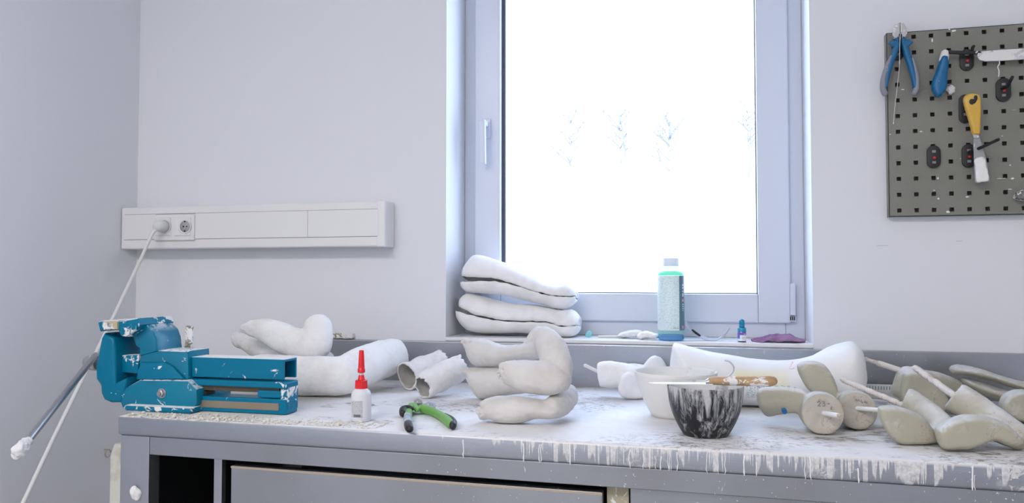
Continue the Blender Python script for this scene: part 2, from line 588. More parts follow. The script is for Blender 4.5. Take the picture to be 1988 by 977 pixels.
# the plug with its white cable, running down to the floor
pw = thing('power_cable', 'white plug in the left socket with cable running down behind the vise', 'power cable', (W(318, 440, TF).x, TF-.03, W(318, 440, TF).z))
bm = new()
c = SOCK[0]
lathe(bm, c + Vector((0, -.0022, 0)), [(.0170, 0), (.0172, .012), (.0165, .026), (.013, .034), (.006, .037)], 28, tilt=rot)
bp = c + Vector((-.006, -.028, -.004))
e = W(303, 446, TF-.045)
tube(bm, [bp, bp.lerp(e, .5), e], [.010, .0085, .006], 14)
obj('plug', bm, simple('grey_white_plastic', (.72, .72, .71), .4), pw)
way = [(304, 446, 1.966), (297, 452, 1.962), (288, 470, 1.95), (275, 500, 1.925), (250, 553, 1.86), (222, 612, 1.79), (186, 686, 1.70), (150, 757, 1.62), (97, 866, 1.51), (45, 977, 1.41), (10, 1052, 1.34), (-5, 1110, 1.33)]
pts = [tuple(W(*w)) for w in way]
pts.append((pts[-1][0]-.01, pts[-1][1], .012))
pts = [p for p in pts if p[2] > .01]
q = spline(pts, 80)
obj('cord', tube(new(), [Vector(a) for a in q], .0050, 10), simple('cable_jacket', (.74, .74, .72), .45), pw)
# small screw hook on the left wall
d = ray(203, 880); hp = CAM + d*(LEFT_X/d.x)
bm = new()
ring_pts = [hp + Vector((.012, .011*math.cos(a), .011*math.sin(a))) for a in [i*math.pi*2/20 for i in range(19)]]
tube(bm, ring_pts, .0016, 8)
tube(bm, [hp + Vector((-.004, 0, .011)), hp + Vector((.012, 0, .011))], .0016, 8)
tag(obj('screw_eye', bm, simple('dull_brass', (.5, .45, .33), .4, .7)), 'small round screw eye in the left wall beside the pale post', 'screw eye')

# ================================================================== the workbench
BX0, BX1 = -1.203, 1.05
BF, BB = 1.347, 2.062                    # front edge and back edge of the worktop
def top_material():
    k = NT('plaster_dusted_steel_top')
    g = k.n('ShaderNodeNewGeometry')
    pos = g.outputs['Position']
    mp = k.n('ShaderNodeMapping'); mp.inputs['Scale'].default_value = (1.0, 1.5, 1.0); k.l(pos, mp.inputs[0])
    v = mp.outputs[0]
    xyz = k.sep(pos); x, y, z = xyz[0], xyz[1], xyz[2]
    n1 = k.noise(4.2, 6, .62, v, .8)
    n2 = k.noise(34, 7, .72, v, .4)
    n3 = k.noise(120, 3, .6, v)
    s = k.math('ADD', k.math('MULTIPLY', n1, .55), k.math('MULTIPLY', n2, .45))
    wear = k.ramp(x, .10, .45, 0.004, .058)
    dust = k.ramp(k.math('SUBTRACT', s, wear), .362, .445)
    steel = k.mix(k.ramp(n2, .35, .65), (.24, .22, .19), (.44, .43, .42))
    white = k.mix(k.ramp(n1, .5, .66), (.75, .75, .755), (.83, .835, .84))
    white = k.mix(k.ramp(n3, .60, .75), white, (.70, .68, .64))
    top = k.mix(dust, steel, white)
    # old brown stains of their own shape
    st_ = k.math('MULTIPLY', k.ramp(k.noise(3.1, 2, .5, pos), .56, .66), k.ramp(k.noise(60, 6, .75, v, .6), .50, .60))
    top = k.mix(k.math('MULTIPLY', st_, .8), top, (.20, .175, .14))
    # cream crumbs near the vise
    cr = k.math('MULTIPLY', k.ramp(x, -.75, -.95), k.ramp(n3, .4, .55))
    top = k.mix(cr, top, (.70, .66, .56))
    # front edge: runs of plaster of many lengths on steel
    def along(scale, seed, det=2):
        m_ = k.n('ShaderNodeMapping'); m_.inputs['Scale'].default_value = (scale, 0, 0); m_.inputs['Location'].default_value = (seed, seed, 0)
        k.l(pos, m_.inputs[0]); return k.noise(1.0, det, .6, m_.outputs[0])
    wob = k.math('MULTIPLY', k.math('SUBTRACT', k.noise(40, 2, .5, pos), .5), .10)
    drop = k.ramp(z, TABLE_Z, TABLE_Z - .042, 0.0, 1.0)
    on1 = k.math('MULTIPLY', k.ramp(along(95, 3.3), .49, .54), k.ramp(along(37, 1.7), .34, .66, .15, 1.3))
    on2 = k.math('MULTIPLY', k.ramp(along(210, 5.9), .52, .57), k.ramp(along(60, 9.2), .34, .66, .1, 1.1))
    L = k.math('MAXIMUM', on1, on2)
    L = k.math('ADD', L, k.math('ADD', k.ramp(along(9, 8.1), .38, .62, -.55, .25), k.math('ADD', k.ramp(x, -.62, -.28, -1.8, 0), k.ramp(x, .18, .40, .0, -.25))))
    run = k.ramp(k.math('SUBTRACT', k.math('ADD', L, wob), drop), -.04, .10)
    thin = k.ramp(k.noise(150, 4, .65, pos), .30, .62, .35, .95)
    fine = k.ramp(k.noise(230, 2, .5, pos), .70, .74)
    drip = k.math('MAXIMUM', k.math('MULTIPLY', run, thin), k.math('MULTIPLY', fine, k.ramp(x, -.6, -.2)))
    smear = k.math('MULTIPLY', k.ramp(k.noise(75, 5, .7, pos, 1.2), .48, .58), k.math('MULTIPLY', k.ramp(along(7.5, 2.2), .54, .60), k.ramp(x, -.5, -.3, 0, .75)))
    drip = k.math('MAXIMUM', drip, smear)
    lip = k.math('MULTIPLY', k.ramp(drop, .16, .04), k.ramp(x, -.7, -.35))
    drip = k.math('MAXIMUM', drip, k.math('MULTIPLY', lip, .9))
    mpb = k.n('ShaderNodeMapping'); mpb.inputs['Scale'].default_value = (2.2, .1, 220); k.l(pos, mpb.inputs[0])
    fsteel = k.mix(k.noise(9, 4, .6, mpb.outputs[0]), (.33, .355, .40), (.46, .49, .545))  # blue tint carries a bluish reflection in the steel colour
    front = k.mix(drip, fsteel, (.74, .73, .71))
    nz = k.sep(g.outputs['Normal'])[2]
    up = k.ramp(nz, .45, .85)
    edge_up = k.math('MULTIPLY', up, 1.0)
    k.base(k.mix(edge_up, front, top))
    msk = k.mix(edge_up, drip, dust)
    nd = k.n('ShaderNodeSeparateColor'); k.l(msk, nd.inputs[0]); msk = nd.outputs[0]
    k.set('Metallic', k.math('MULTIPLY', k.math('SUBTRACT', 1.0, msk), .85))
    k.set('Roughness', k.ramp(msk, 0, 1, .34, .62))
    k.bump(k.math('ADD', msk, k.math('MULTIPLY', n3, .4)), .25, .0015)
    return k.m
def bench_steel(name, base=.38, splash=True, thr=.70):
    k = NT(name)
    g = k.n('ShaderNodeNewGeometry'); pos = g.outputs['Position']
    mpb = k.n('ShaderNodeMapping'); mpb.inputs['Scale'].default_value = (1.6, 1.6, 200); k.l(pos, mpb.inputs[0])
    st = k.noise(8, 4, .6, mpb.outputs[0]); cl = k.noise(3.5, 3, .5, pos)
    c = k.mix(st, (base*.84, base*.88, base*.96), (base*1.04, base*1.09, base*1.19))  # same bluish reflection mixed into the base tint
    c = k.mix(k.ramp(cl, .45, .75), c, (base*.78, base*.79, base*.82))
    x = k.sep(pos)[0]
    if splash:
        mp2 = k.n('ShaderNodeMapping'); mp2.inputs['Scale'].default_value = (1.0, 1, .30); k.l(pos, mp2.inputs[0])
        m1 = k.ramp(k.math('ADD', k.noise(60, 3, .55, mp2.outputs[0], .3), k.ramp(x, -1.0, -.3, -.12, 0)), thr, thr+.03)
        m2 = k.ramp(k.math('ADD', k.noise(190, 2, .5, pos), k.ramp(x, -1.0, -.3, -.06, 0)), .715, .735)
        m = k.math('MAXIMUM', m1, m2)
        c = k.mix(m, c, (.76, .75, .73))
        k.set('Metallic', k.math('MULTIPLY', k.math('SUBTRACT', 1.0, m), .9))
    else: k.set('Metallic', .9)
    k.set('Roughness', k.ramp(st, .3, .7, .30, .42))
    k.base(c)
    return k.m
M['top'] = top_material()
M['bench_steel'] = bench_steel('brushed_steel_rail')
M['door_steel'] = bench_steel('scuffed_steel_door', .40, True, .69)
M['post_steel'] = bench_steel('brushed_steel_post', .46, False)
M['splash_steel'] = bench_steel('brushed_steel_upstand', .42, True, .76)
M['dark_inside'] = simple('shade_black_lining', (.012, .013, .016), .6)  # near-black carries the open cabinet's inner shade in its colour

wb = thing('workbench', 'long steel workbench under the window, top caked with white plaster', 'workbench', ((BX0+BX1)/2, (BF+BB)/2, 0))
bm = new()
box(bm, (BX0, BF, TABLE_Z-.040), (BX1, BB, TABLE_Z), .006, 3)
obj('worktop', bm, 'top', wb, angle=60)
# upstand behind the top
ux0 = W(640, 660, WALL_Y-.02).x
uz1 = W(1780, 681, WALL_Y-.02).z
bm = new()
box(bm, (ux0, BB-.004, TABLE_Z-.035), (BX1, WALL_Y-.001, min(uz1, SILL_Z-.0115)), .002)
obj('upstand', bm, 'splash_steel', wb, True)
# carcass
fy = BF + .006                           # face of the post and the rail
rz1, rz0 = TABLE_Z-.0405, TABLE_Z-.0405-.037
px1 = W(262, 900, fy).x
DY = fy + .012                           # door faces sit back from the rail
bm = new()
box(bm, (BX0+.004, fy, .0), (px1, fy+.035, rz1), .0015)
obj('post', bm, 'post_steel', wb, True)
obj('post', box(new(), (BX0+.004, BB-.04, 0), (px1, BB-.005, rz1), .0015), 'post_steel', wb, True)
obj('post', box(new(), (BX1-.04, fy, 0), (BX1-.004, fy+.035, rz1), .0015), 'post_steel', wb, True)
obj('rail', box(new(), (px1+.0006, fy+.0005, rz0), (BX1-.041, fy+.03, rz1), .0015), 'bench_steel', wb, True)
obj('side_panel', box(new(), (BX0+.006, fy+.036, .06), (BX0+.012, BB-.041, rz1)), 'post_steel', wb, True)
bm = new()
box(bm, (px1+.001, BB-.05, .06), (BX1-.05, BB-.045, rz1))
box(bm, (BX0+.013, fy+.036, .06), (BX0+.017, BB-.05, rz1))
box(bm, (BX0+.013, fy+.036, rz1-.004), (BX1-.05, BB-.05, rz1-.001))
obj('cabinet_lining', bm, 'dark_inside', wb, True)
obj('bottom_shelf', box(new(), (BX0+.013, fy+.036, .10), (BX1-.05, BB-.05, .12)), 'post_steel', wb, True)
# upright strip in the open bay
a, b = W(394, 905, fy+.035), W(410, 905, fy+.035)
obj('divider_strip', box(new(), (a.x, fy+.035, .12), (b.x, fy+.050, rz1-.006), .001), 'post_steel', wb, True)
# sliding door and its neighbour
dx0, dx1 = W(427, 930, DY).x, W(1166, 965, DY).x
dz1 = rz0 - .013
bm = new()
box(bm, (dx0, DY, .12), (dx1, DY+.022, dz1), .002)
dr = obj('sliding_door', bm, 'door_steel', wb, True)
obj('door_lip', box(new(), (dx0, DY-.001, dz1-.0045), (dx1, DY+.001, dz1-.001)), simple('worn_brass_edge', (.52, .42, .30), .45, .5), dr, True)
ex0 = W(1221, 968, DY+.004).x
obj('sliding_door', box(new(), (ex0, DY+.004, .12), (BX1-.05, DY+.022, rz0-.002), .002), 'bench_steel', wb, True)
bm = new()
box(bm, (dx1+.006, DY+.018, .12), (ex0-.004, DY+.030, rz0-.004))
obj('door_stop', bm, simple('stained_stop', (.42, .39, .28), .8, splat=(50, .55)), wb, True)
# runs of plaster standing proud on the front edge
bm = new()
rr = random.Random(3)
for i in range(24):
    x = rr.choice([rr.uniform(-.50, .40), rr.uniform(-.40, .16)])
    z0 = TABLE_Z - .004 - rr.choice([0, 0, .005, .014])
    L = rr.uniform(.004, TABLE_Z - .041 + .003 - (TABLE_Z - z0) + .035); L = min(L, z0 - (TABLE_Z - .0405)); w = rr.uniform(.0005, .0012)
    y = BF - .0002
    zz = [z0 - L*t for t in (0, .3, .6, .85, 1)]
    ps = [Vector((x + rr.uniform(-.0012, .0012), y, q)) for q in zz]
    loft(bm, ps, [(w*1.1, .0006), (w, .0007), (w*.8, .0008), (w*1.3, .0014), (w*.6, .0009)], Vector((0, 1, 0)), 8, 'round', 'round')
o = obj('plaster_run', bm, 'plaster', wb); o['kind'] = 'stuff'
a = W(235, 968, fy-.004)
bm = new(); bmesh.ops.create_icosphere(bm, subdivisions=3, radius=.013, matrix=Matrix.Translation(a) @ Matrix.Diagonal((.8, .7, 1.2, 1)))
rough(bm, .004, 90)
obj('plaster_lump', bm, 'plaster', wb)
# the bench stands very slightly askew to the wall: its front edge recedes towards the left end
bpy.context.view_layer.update()
SKEW = .042
def skew(p):
    t = (BB - p.y)/(BB - BF)*max(0, min(1, (BX1 - p.x)/(BX1 - BX0)))*SKEW
    return Vector((p.x, p.y + t, p.z))
for o in wb.children_recursive:
    mw = root_loc(o)
    for v in o.data.vertices: v.co = skew(v.co + mw) - mw
# pale post standing beside the bench
px0 = W(213, 930, 1.50).x + .0
bm = new()
prism(bm, [(px0, 1.50, 0), (BX0-.002, 1.50, 0), (BX0-.002, 1.50, W(222, 858, 1.5).z), (px0+.010, 1.50, W(217, 862, 1.5).z), (px0, 1.50, W(213, 885, 1.5).z)], (0, .04, 0), .002)
tag(obj('wooden_post', bm, simple('pale_painted_wood', (.66, .66, .58), .6, var=((.52, .5, .40), 20, .55, .7))), 'pale cream narrow post standing on the floor against the bench end', 'post')

# ================================================================== bench vise
def V(u, v): return (160 + .25581*u, 580 + .25581*v)      # reading of a detail of the photograph
def vp(*p): return [V(*q) for q in p]
teal = (.0, .165, .285)
M['teal'] = simple('teal_enamel', teal, .27, var=((.0, .195, .31), 9, .4, .65), splat=(40, .635), top=.46, bump=(30, .12, .002), spec=.35)
M['teal_clean'] = simple('teal_enamel_clean', teal, .32, splat=(42, .655), bump=(30, .1, .002), spec=.2)
M['teal_caked'] = simple('plaster_caked_teal_enamel', teal, .4, splat=(34, .545), top=.36, bump=(60, .4, .003), spec=.2)
M['jaw_caked'] = simple('plaster_caked_jaw', (.50, .42, .27), .6, splat=(70, .50), bump=(80, .4, .003))
M['groove'] = simple('oily_groove', (.10, .075, .05), .5, .3)
M['worn'] = simple('worn_brown_steel', (.30, .25, .19), .45, .5)
M['vise_dark'] = simple('vise_shadow_black', (.01, .014, .02), .5)  # near-black puts the shade of the vise's hollows into the colour
VY0 = T(*V(640, 870)).y                                    # front lip of the base on the worktop
VY0 = max(VY0, BF + SKEW + .007)
fY = VY0 + .035                                            # near face of the body
vz = thing('bench_vise', 'big teal bench vise splashed with plaster on the bench corner', 'vise', (T(300, 800).x, VY0 + .09, TABLE_Z))
# base plate with its rolled lip
bm = new()
lip = vp((316, 822), (500, 836), (600, 848), (655, 868), (700, 880), (770, 874), (822, 838), (866, 770), (868, 690), (800, 640), (430, 625), (330, 700), (318, 780))
zt = TABLE_Z
foot = [W(x, y, VY0) for x, y in vp((314, 830), (500, 838), (620, 850), (700, 884), (770, 876), (832, 836), (860, 800))]
x0, x1 = foot[0].x, foot[-1].x
box(bm, (x0, VY0, zt + .0008), (x1 - .012, VY0 + .15, zt + .013), .004)
o = obj('base_flange', bm, 'teal_caked', vz, angle=40)
bm = new()
slab(bm, vp((430, 618), (800, 622), (866, 690), (868, 800), (832, 846), (300, 838), (272, 760), (300, 690)), fY - .016, fY + .11, .006)
obj('base_body', bm, 'teal', vz, angle=40)
bm = new()
c0 = W(*V(604, 718), fY - .016)
rotx = Matrix.Rotation(R(90), 3, 'X')
lathe(bm, c0, [(.0105, 0), (.0105, .0015), (.0085, .0018)], 28, tilt=rotx)
lathe(bm, c0 + Vector((0, -.0016, 0)), [(.0082, 0), (.0082, .006), (.0070, .0068)], 6, tilt=rotx)
lathe(bm, c0 + Vector((0, -.008, 0)), [(.0042, 0), (.0042, .003)], 14, tilt=rotx)
obj('clamp_bolt', bm, 'steel', vz, angle=40)
# fixed body: block, throat wall and arched jaw arm
bm = new()
slab(bm, vp((430, 590), (424, 470), (450, 395), (560, 392), (800, 400), (806, 600), (800, 626), (440, 622)), fY, fY + .078, .006)
obj('fixed_body', bm, 'teal', vz, angle=40)
# gusset on the near side
bm = new()
prism(bm, [W(*p, fY) for p in vp((470, 480), (640, 478), (700, 510), (770, 585), (790, 610), (430, 612), (440, 540))], (0, -.010, 0), .004)
obj('gusset', bm, 'teal_clean', vz, angle=40)
bm = new()
arch = vp((300, 262), (330, 170), (420, 160), (480, 195), (530, 245), (553, 310), (562, 402), (430, 440), (428, 380), (400, 362), (380, 300), (350, 285))
slab(bm, arch, fY - .004, fY + .085, .006)
obj('jaw_arm', bm, 'teal', vz, angle=40)
# jaw blocks running away from the viewer, plates bolted on
jY0, jY1 = fY - .030, fY + .088
bm = new()
slab(bm, vp((272, 172), (412, 150), (425, 200), (400, 240), (330, 292), (285, 285), (268, 240)), jY0, jY1, .005)
obj('fixed_jaw', bm, 'teal_caked', vz, angle=40)
bm = new()
slab(bm, vp((112, 178), (150, 166), (262, 168), (266, 238), (200, 234), (160, 246), (128, 250)), jY0 + .002, jY1 - .01, .005)
jw = obj('moving_jaw', bm, 'teal_caked', vz, angle=40)
bm = new()
slab(bm, vp((162, 172), (262, 170), (264, 234), (200, 232), (158, 238)), jY0 - .004, jY0 + .004, .0015)
obj('jaw_plate', bm, 'jaw_caked', jw, True)
bm = new()
lathe(bm, W(*V(208, 196), jY0 - .004), [(.0052, 0), (.0052, .003), (.003, .0032), (.0028, .0012), (.0, .0012)], 6, tilt=rotx)
obj('jaw_screw', bm, 'steel_dirty', jw, True)
# moving jaw arm: the curved plate on the left and the belly under the screw
bm = new()
out = vp((160, 262), (235, 300), (246, 420), (248, 640), (330, 600), (330, 640), (300, 790), (210, 792), (160, 770), (136, 722), (132, 660), (98, 612), (96, 520), (118, 400), (138, 300))
slab(bm, out, fY - .018, fY + .085, .008, 3)
obj('moving_arm', bm, 'teal_clean', vz, angle=50)
bm = new()
slab(bm, vp((246, 300), (330, 300), (360, 360), (350, 400), (290, 430), (285, 560), (246, 610)), fY + .05, fY + .10, .004)
obj('throat_web', bm, 'teal_clean', vz, angle=50)
# spindle with thread between the jaws
bm = new()
ps = [W(*V(236, 480), fY + .05), W(*V(440, 492), fY + .05)]
n = 60
rad = [(.017 + (.0016 if i % 2 else -.0016),)*2 for i in range(n)]
loft(bm, [ps[0].lerp(ps[1], i/(n-1)) for i in range(n)], rad, Vector((0, 1, 0)), 20)
obj('spindle', bm, 'steel_dirty', vz)
bm = new()
slab(bm, vp((290, 430), (430, 425), (420, 570), (282, 560)), fY + .004, fY + .03, .003)
obj('screw_cover', bm, 'teal_caked', vz, angle=40)
# slide channel: an open-ended box section
bm = new()
yA, yB = fY + .012, fY + .066
a, b = W(*V(822, 432), yA), W(*V(1525, 612), yA)
xs0, xs1, zs1 = a.x, W(*V(1530, 460), yA).x, W(*V(1180, 452), yA).z
zs0 = W(*V(1180, 608), yA).z
t = .006
box(bm, (xs0, yA, zs0), (xs1, yA + t, zs1), .002)
box(bm, (xs0, yB - t, zs0), (xs1, yB, zs1), .002)
box(bm, (xs0, yA + t*.5, zs1 - t), (xs1, yB - t*.5, zs1 - .0002), .002)
obj('slide_channel', bm, simple('plaster_topped_teal_enamel', teal, .36, splat=(24, .60), top=.34, bump=(40, .15, .002), spec=.2), vz, True)
obj('channel_shade', box(new(), (xs0, yA + t + .002, zs0), (xs1 - .022, yB - t - .002, zs1 - t - .004)), 'vise_dark', vz, True)  # dark block stands in for the shade inside the open channel
# guide block: two rails round a slot, dark grooves
yC, yD = fY + .004, fY + .050
def brick(name, u0, v0, u1, v1, m, ya=yC, yb=yD, bev=.003, parent=vz):
    a = W(*V((u0+u1)/2, v0), ya); b = W(*V((u0+u1)/2, v1), ya)
    xa, xb = W(*V(u0, (v0+v1)/2), ya).x, W(*V(u1, (v0+v1)/2), ya).x
    return obj(name, box(new(), (xa, ya, b.z), (xb, yb, a.z), bev), m, parent, True)
brick('guide_rail', 812, 624, 1548, 672, 'teal_clean', yC - .004)
brick('oil_groove', 870, 664, 1495, 706, 'groove', yC + .006, yD - .006, .001)
g = brick('guide_beam', 850, 752, 1545, 868, 'teal_clean', yC - .002)
brick('wear_strip', 890, 784, 1490, 838, 'worn', yC - .0035, yC + .004, .0006, g)
brick('guide_block', 1325, 700, 1540, 756, 'teal_clean', yC)
brick('slot_cheek', 860, 700, 940, 756, 'vise_dark', yC + .004, yD - .01, .001)
brick('end_plate', 1495, 640, 1550, 866, 'teal_caked', yC - .001, yD + .004, .006)
a, b = W(*V(900, 868), yC + .008), W(*V(1500, 866), yC + .008)
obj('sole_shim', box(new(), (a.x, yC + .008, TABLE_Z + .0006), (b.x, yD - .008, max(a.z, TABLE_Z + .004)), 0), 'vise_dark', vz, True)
# screw head and sliding tommy bar
bm = new()
hc = W(*V(60, 482), fY + .035)
e = W(*V(125, 486), fY + .035)
loft(bm, [hc, hc.lerp(e, .25), hc.lerp(e, .8), e], [(.0165, .0165), (.0185, .0185), (.0185, .0185), (.016, .016)], Vector((0, 1, 0)), 28, 'round', 'flat')
sh = obj('screw_head', bm, 'steel_dirty', vz)
p0, p1 = W(*V(62, 478), fY + .01), W(38, 876, 1.20)
dirv = (p1 - p0).normalized()
bm = new()
tube(bm, [p0 - dirv*.028, p0, p0.lerp(p1, .5), p1], .0074, 18, 'round')
hb = obj('tommy_bar', bm, simple('zinc_bar', (.42, .43, .45), .36, .85, splat=(50, .70)), vz)
bm = new()
loft(bm, [p1 - dirv*.030, p1 - dirv*.012, p1 + dirv*.004], [(.0088, .0088), (.0125, .0125), (.0128, .0128)], Vector((0, 1, 0)), 20, 'round', 'round')
bm = fused(bm, .0015, 1)
rough(bm, .0035, 120, .001, 400)
obj('bar_end', bm, 'plaster_gauze', hb)
# crumbs of dried plaster scattered on and before the vise
bm = new()
rr = random.Random(11)
for i in range(420):
    x = rr.uniform(BX0 + .02, -.62); y = BF + .036 + abs(rr.gauss(0, .035))
    if y > 1.55: continue
    s = rr.uniform(.0008, .0030)*(1 if rr.random() < .9 else 1.6)
    on_lip = x0 < x < x1 - .015 and VY0 < y < VY0 + .03
    z = TABLE_Z + (.0132 if on_lip else .0002)
    if x0 - .004 < x < x1 + .004 and VY0 - .005 < y: continue
    if x > x1 and y > yC - .016: continue
    bmesh.ops.create_icosphere(bm, subdivisions=1, radius=s, matrix=Matrix.Translation((x, y, z + s*.75)) @ Matrix.Rotation(rr.random()*6, 4, 'Z') @ Matrix.Diagonal((rr.uniform(.8, 1.6), 1, .7, 1)))
o = tag(obj('plaster_crumbs', bm, simple('cream_plaster_crumb', (.72, .69, .60), .9)), 'cream crumbs of dried plaster strewn before the teal vise', 'plaster crumbs'); o['kind'] = 'stuff'
# plaster-smeared stick behind the vise
bm = new()
sa = W(366, 676, 1.57); st = W(368, 633, 1.57)
tilt = (st - sa).normalized()
base = sa - tilt*((sa.z - TABLE_Z - .001)/tilt.z)
loft(bm, [base, sa, st], [(.0095, .006), (.0095, .006), (.0085, .0055)], Vector((0, 1, 0)), 16, 'flat', 'flat', 4)
rough(bm, .001, 90)
tag(obj('mixing_stick', bm, simple('smeared_wood', (.24, .21, .15), .8, splat=(55, .46))), 'plaster-smeared brown stick standing upright behind the teal vise', 'stick')

# ================================================================== white plaster casts on the bench
def Yt(px, py, z=TABLE_Z): return T(px, py, z).y
def cast(name, bm, mat, label, cat='plaster cast', group=None, z=TABLE_Z, vox=.0035, amp=.0022, sc_=26, amp2=.0008, s2=110, it=3, where=None, dents=()):
    bm = fused(bm, vox, it)
    rough(bm, amp, sc_, amp2, s2, where)
    if z is not None:
        d_ = settle(bm, z + .0003); print('SETTLE', label, round(d_, 4))
    bm.normal_update()
    for px, py, Y, r_, dep in dents:
        c = W(px, py, Y)
        for v in bm.verts:
            d = math.hypot(v.co.x - c.x, v.co.z - c.z)
            if d < r_ and v.co.y < Y + .02 and v.normal.y < .1: v.co -= v.normal*dep*(1 - (d/r_)**2)**2
    for f in bm.faces: f.smooth = True
    o = obj(name, bm, mat)
    return tag(o, label, cat, group)
def D4(Y, *l): return [(*C4((u, v))[0], Y, r_, d_) for u, v, r_, d_ in l]
def toe_rough(px, Y, amount=2.2, length=.03):
    x0 = W(px, 700, Y).x
    return lambda c: 1 + amount*max(0, min(1, 1 - (c.x - x0)/length))
WG = 'white plaster casts on the bench'
# big leg cast behind the vise
yb = Yt(690, 776) + .022
bm = new()
pixloft(bm, [(505, 729, yb, 34), (545, 734, yb, 37), (600, 737, yb, 38), (645, 737, yb, 38), (672, 736, yb+.005, 37)], ratio=.85)
pixloft(bm, [(664, 738, yb, 37), (695, 722, yb+.05, 38), (730, 708, yb+.125, 37.5), (760, 699, yb+.195, 34.5), (777, 695, yb+.225, 29)], ratio=.85, cap1='flat')
big = cast('leg_cast', bm, 'plaster', 'big smooth bent leg cast lying behind the red-capped glue bottle', group=WG)
# ragged cast showing at the left, behind
yc = yb + .14
bm = new()
pixloft(bm, [(462, 668, yc, 15), (480, 676, yc, 17), (510, 690, yc, 21), (540, 708, yc, 30), (580, 722, yc, 36), (625, 726, yc, 36)], ratio=.9)
cast('leg_cast', bm, 'plaster_gauze', 'ragged leg cast pointing left, half hidden behind the teal vise', group=WG, amp=.003, sc_=45, amp2=.0018, s2=140)
# bent cast resting on both
yt = yb + .055
bm = new()
pixloft(bm, [(472, 634, yt, 9), (490, 634, yt, 16), (516, 637, yt, 23), (550, 652, yt, 29), (588, 666, yt, 29.5), (616, 671, yt, 27)], ratio=.85)
pixloft(bm, [(618, 670, yt, 26), (619, 652, yt+.005, 27), (617, 636, yt+.012, 28), (616, 629, yt+.015, 28)], ratio=.85)
def rag(c): return 1 + 4.5*max(0, min(1, (W(505, 640, yt).x - c.x)/.05))
top_cast = cast('leg_cast', bm, 'plaster', 'bent foot cast with rounded end raised, lying on the pile beside the vise', group=WG, z=None, where=rag)
# crusted block on the upstand
bm = new()
yy = WALL_Y - .010
a, b = W(644, 669, yy), W(686, 656, yy)
box(bm, (a.x, WALL_Y - .020, uz1 + .0), (b.x, WALL_Y - .002, uz1 + .016), .003)
bm = fused(bm, .002, 1); rough(bm, .002, 90, .001, 260); settle(bm, min(uz1, SILL_Z-.0115) + .0003)
tag(obj('caked_block', bm, simple('caked_brown_block', (.30, .27, .20), .9, splat=(40, .42), top=.30)), 'small plaster-caked block lying on the steel upstand behind the casts', 'plaster block')

# two hollow tube casts
def hollow(name, pts, label, ragged0=.004, ragged1=.010, n=26, seg=40, thick=.004, mat='plaster_gauze', ratio=.92, group='hollow cast tubes'):
    w = []
    for p in pts:
        c = W(p[0], p[1], p[2]); s = PXM(*p[:3]); w.append((*c, p[3]/s))
    q = spline(w, n)
    ps = [Vector(a[:3]) for a in q]; r = [a[3] for a in q]
    fr_ = frames(ps, Vector((0, 1, 0)))
    off = Vector((random.random()*9, random.random()*9, 3))
    bm = new()
    def ringv(i, dr, shift):
        t, d, u = fr_[i]; vs = []
        for k in range(seg):
            a = 2*math.pi*k/seg
            dirn = d*(math.cos(a)*ratio) + u*math.sin(a)
            p = ps[i] + dirn*(r[i] + dr)
            nz_ = noise.noise(p*38 + off)*.0040 + noise.noise(p*110 + off)*.0018
            p += dirn*nz_
            if shift: p += t*shift*(noise.noise(Vector((math.cos(a)*2.6, math.sin(a)*2.6, i)) + off) + .7*noise.noise(Vector((math.cos(a)*8, math.sin(a)*8, i)) + off))
            vs.append(bm.verts.new(p))
        return vs
    outer = [ringv(i, 0, ragged0 if i == 0 else ragged1 if i == n-1 else 0) for i in range(n)]
    inner = [ringv(i, -thick, ragged0 if i == 0 else ragged1 if i == n-1 else 0) for i in range(n)]
    fs = []
    for k in range(seg):
        k2 = (k+1) % seg
        for i in range(n-1):
            fs.append(bm.faces.new((outer[i][k], outer[i][k2], outer[i+1][k2], outer[i+1][k])))
            f = bm.faces.new((inner[i][k2], inner[i][k], inner[i+1][k], inner[i+1][k2])); f.material_index = 1; fs.append(f)
        fs.append(bm.faces.new((outer[0][k2], outer[0][k], inner[0][k], inner[0][k2])))
        fs.append(bm.faces.new((outer[-1][k], outer[-1][k2], inner[-1][k2], inner[-1][k])))
    for f in fs: f.smooth = True
    bmesh.ops.recalc_face_normals(bm, faces=fs)
    print('SETTLE', label, round(settle(bm, TABLE_Z + .0004), 4))
    return tag(obj(name, bm, [mat, 'plaster_inner']), label, 'plaster cast', group)
ya = Yt(785, 757) + .03
tube1 = hollow('cast_tube', [(779, 730, ya-.020, 27), (798, 722, ya+.012, 25), (822, 711, ya+.045, 24), (848, 703, ya+.075, 23)], 'hollow plaster tube with its dark open end facing out', .003, .012)
ya = Yt(824, 776) + .028
tube2 = hollow('cast_tube', [(820, 752, ya-.020, 23), (836, 743, ya+.003, 26), (862, 729, ya+.034, 27), (882, 720, ya+.056, 25), (898, 711, ya+.072, 22)], 'ragged plaster tube leaning across the front of the open-ended tube', .008, .018)

# pile of four foot casts
FG = 'foot casts piled before the window sill'
def C4(*p): return [(740 + .24570*u, 620 + .24570*v) for u, v in p]
def toes(bm, pts, Y, r):
    for (u, v), rr_ in zip(pts, r):
        c = W(*C4((u, v))[0], Y)
        bmesh.ops.create_icosphere(bm, subdivisions=2, radius=rr_, matrix=Matrix.Translation(c) @ Matrix.Diagonal((1.25, .8, .95, 1)))
yD = Yt(985, 824) + .010
bm = new()
inflate(bm, C4((775, 715), (800, 690), (785, 655), (860, 622), (960, 607), (1080, 607), (1240, 628), (1360, 655), (1440, 700), (1400, 770), (1330, 797), (1220, 792), (1140, 815), (1060, 828), (950, 824), (880, 800), (800, 782), (782, 750)), yD, .034, 26, .034)
pixloft(bm, [(1074, 792, yD, 22), (1088, 783, yD+.03, 24), (1098, 772, yD+.07, 24), (1100, 767, yD+.10, 22)], ratio=1.0, axis=Vector((1, 0, 0)))
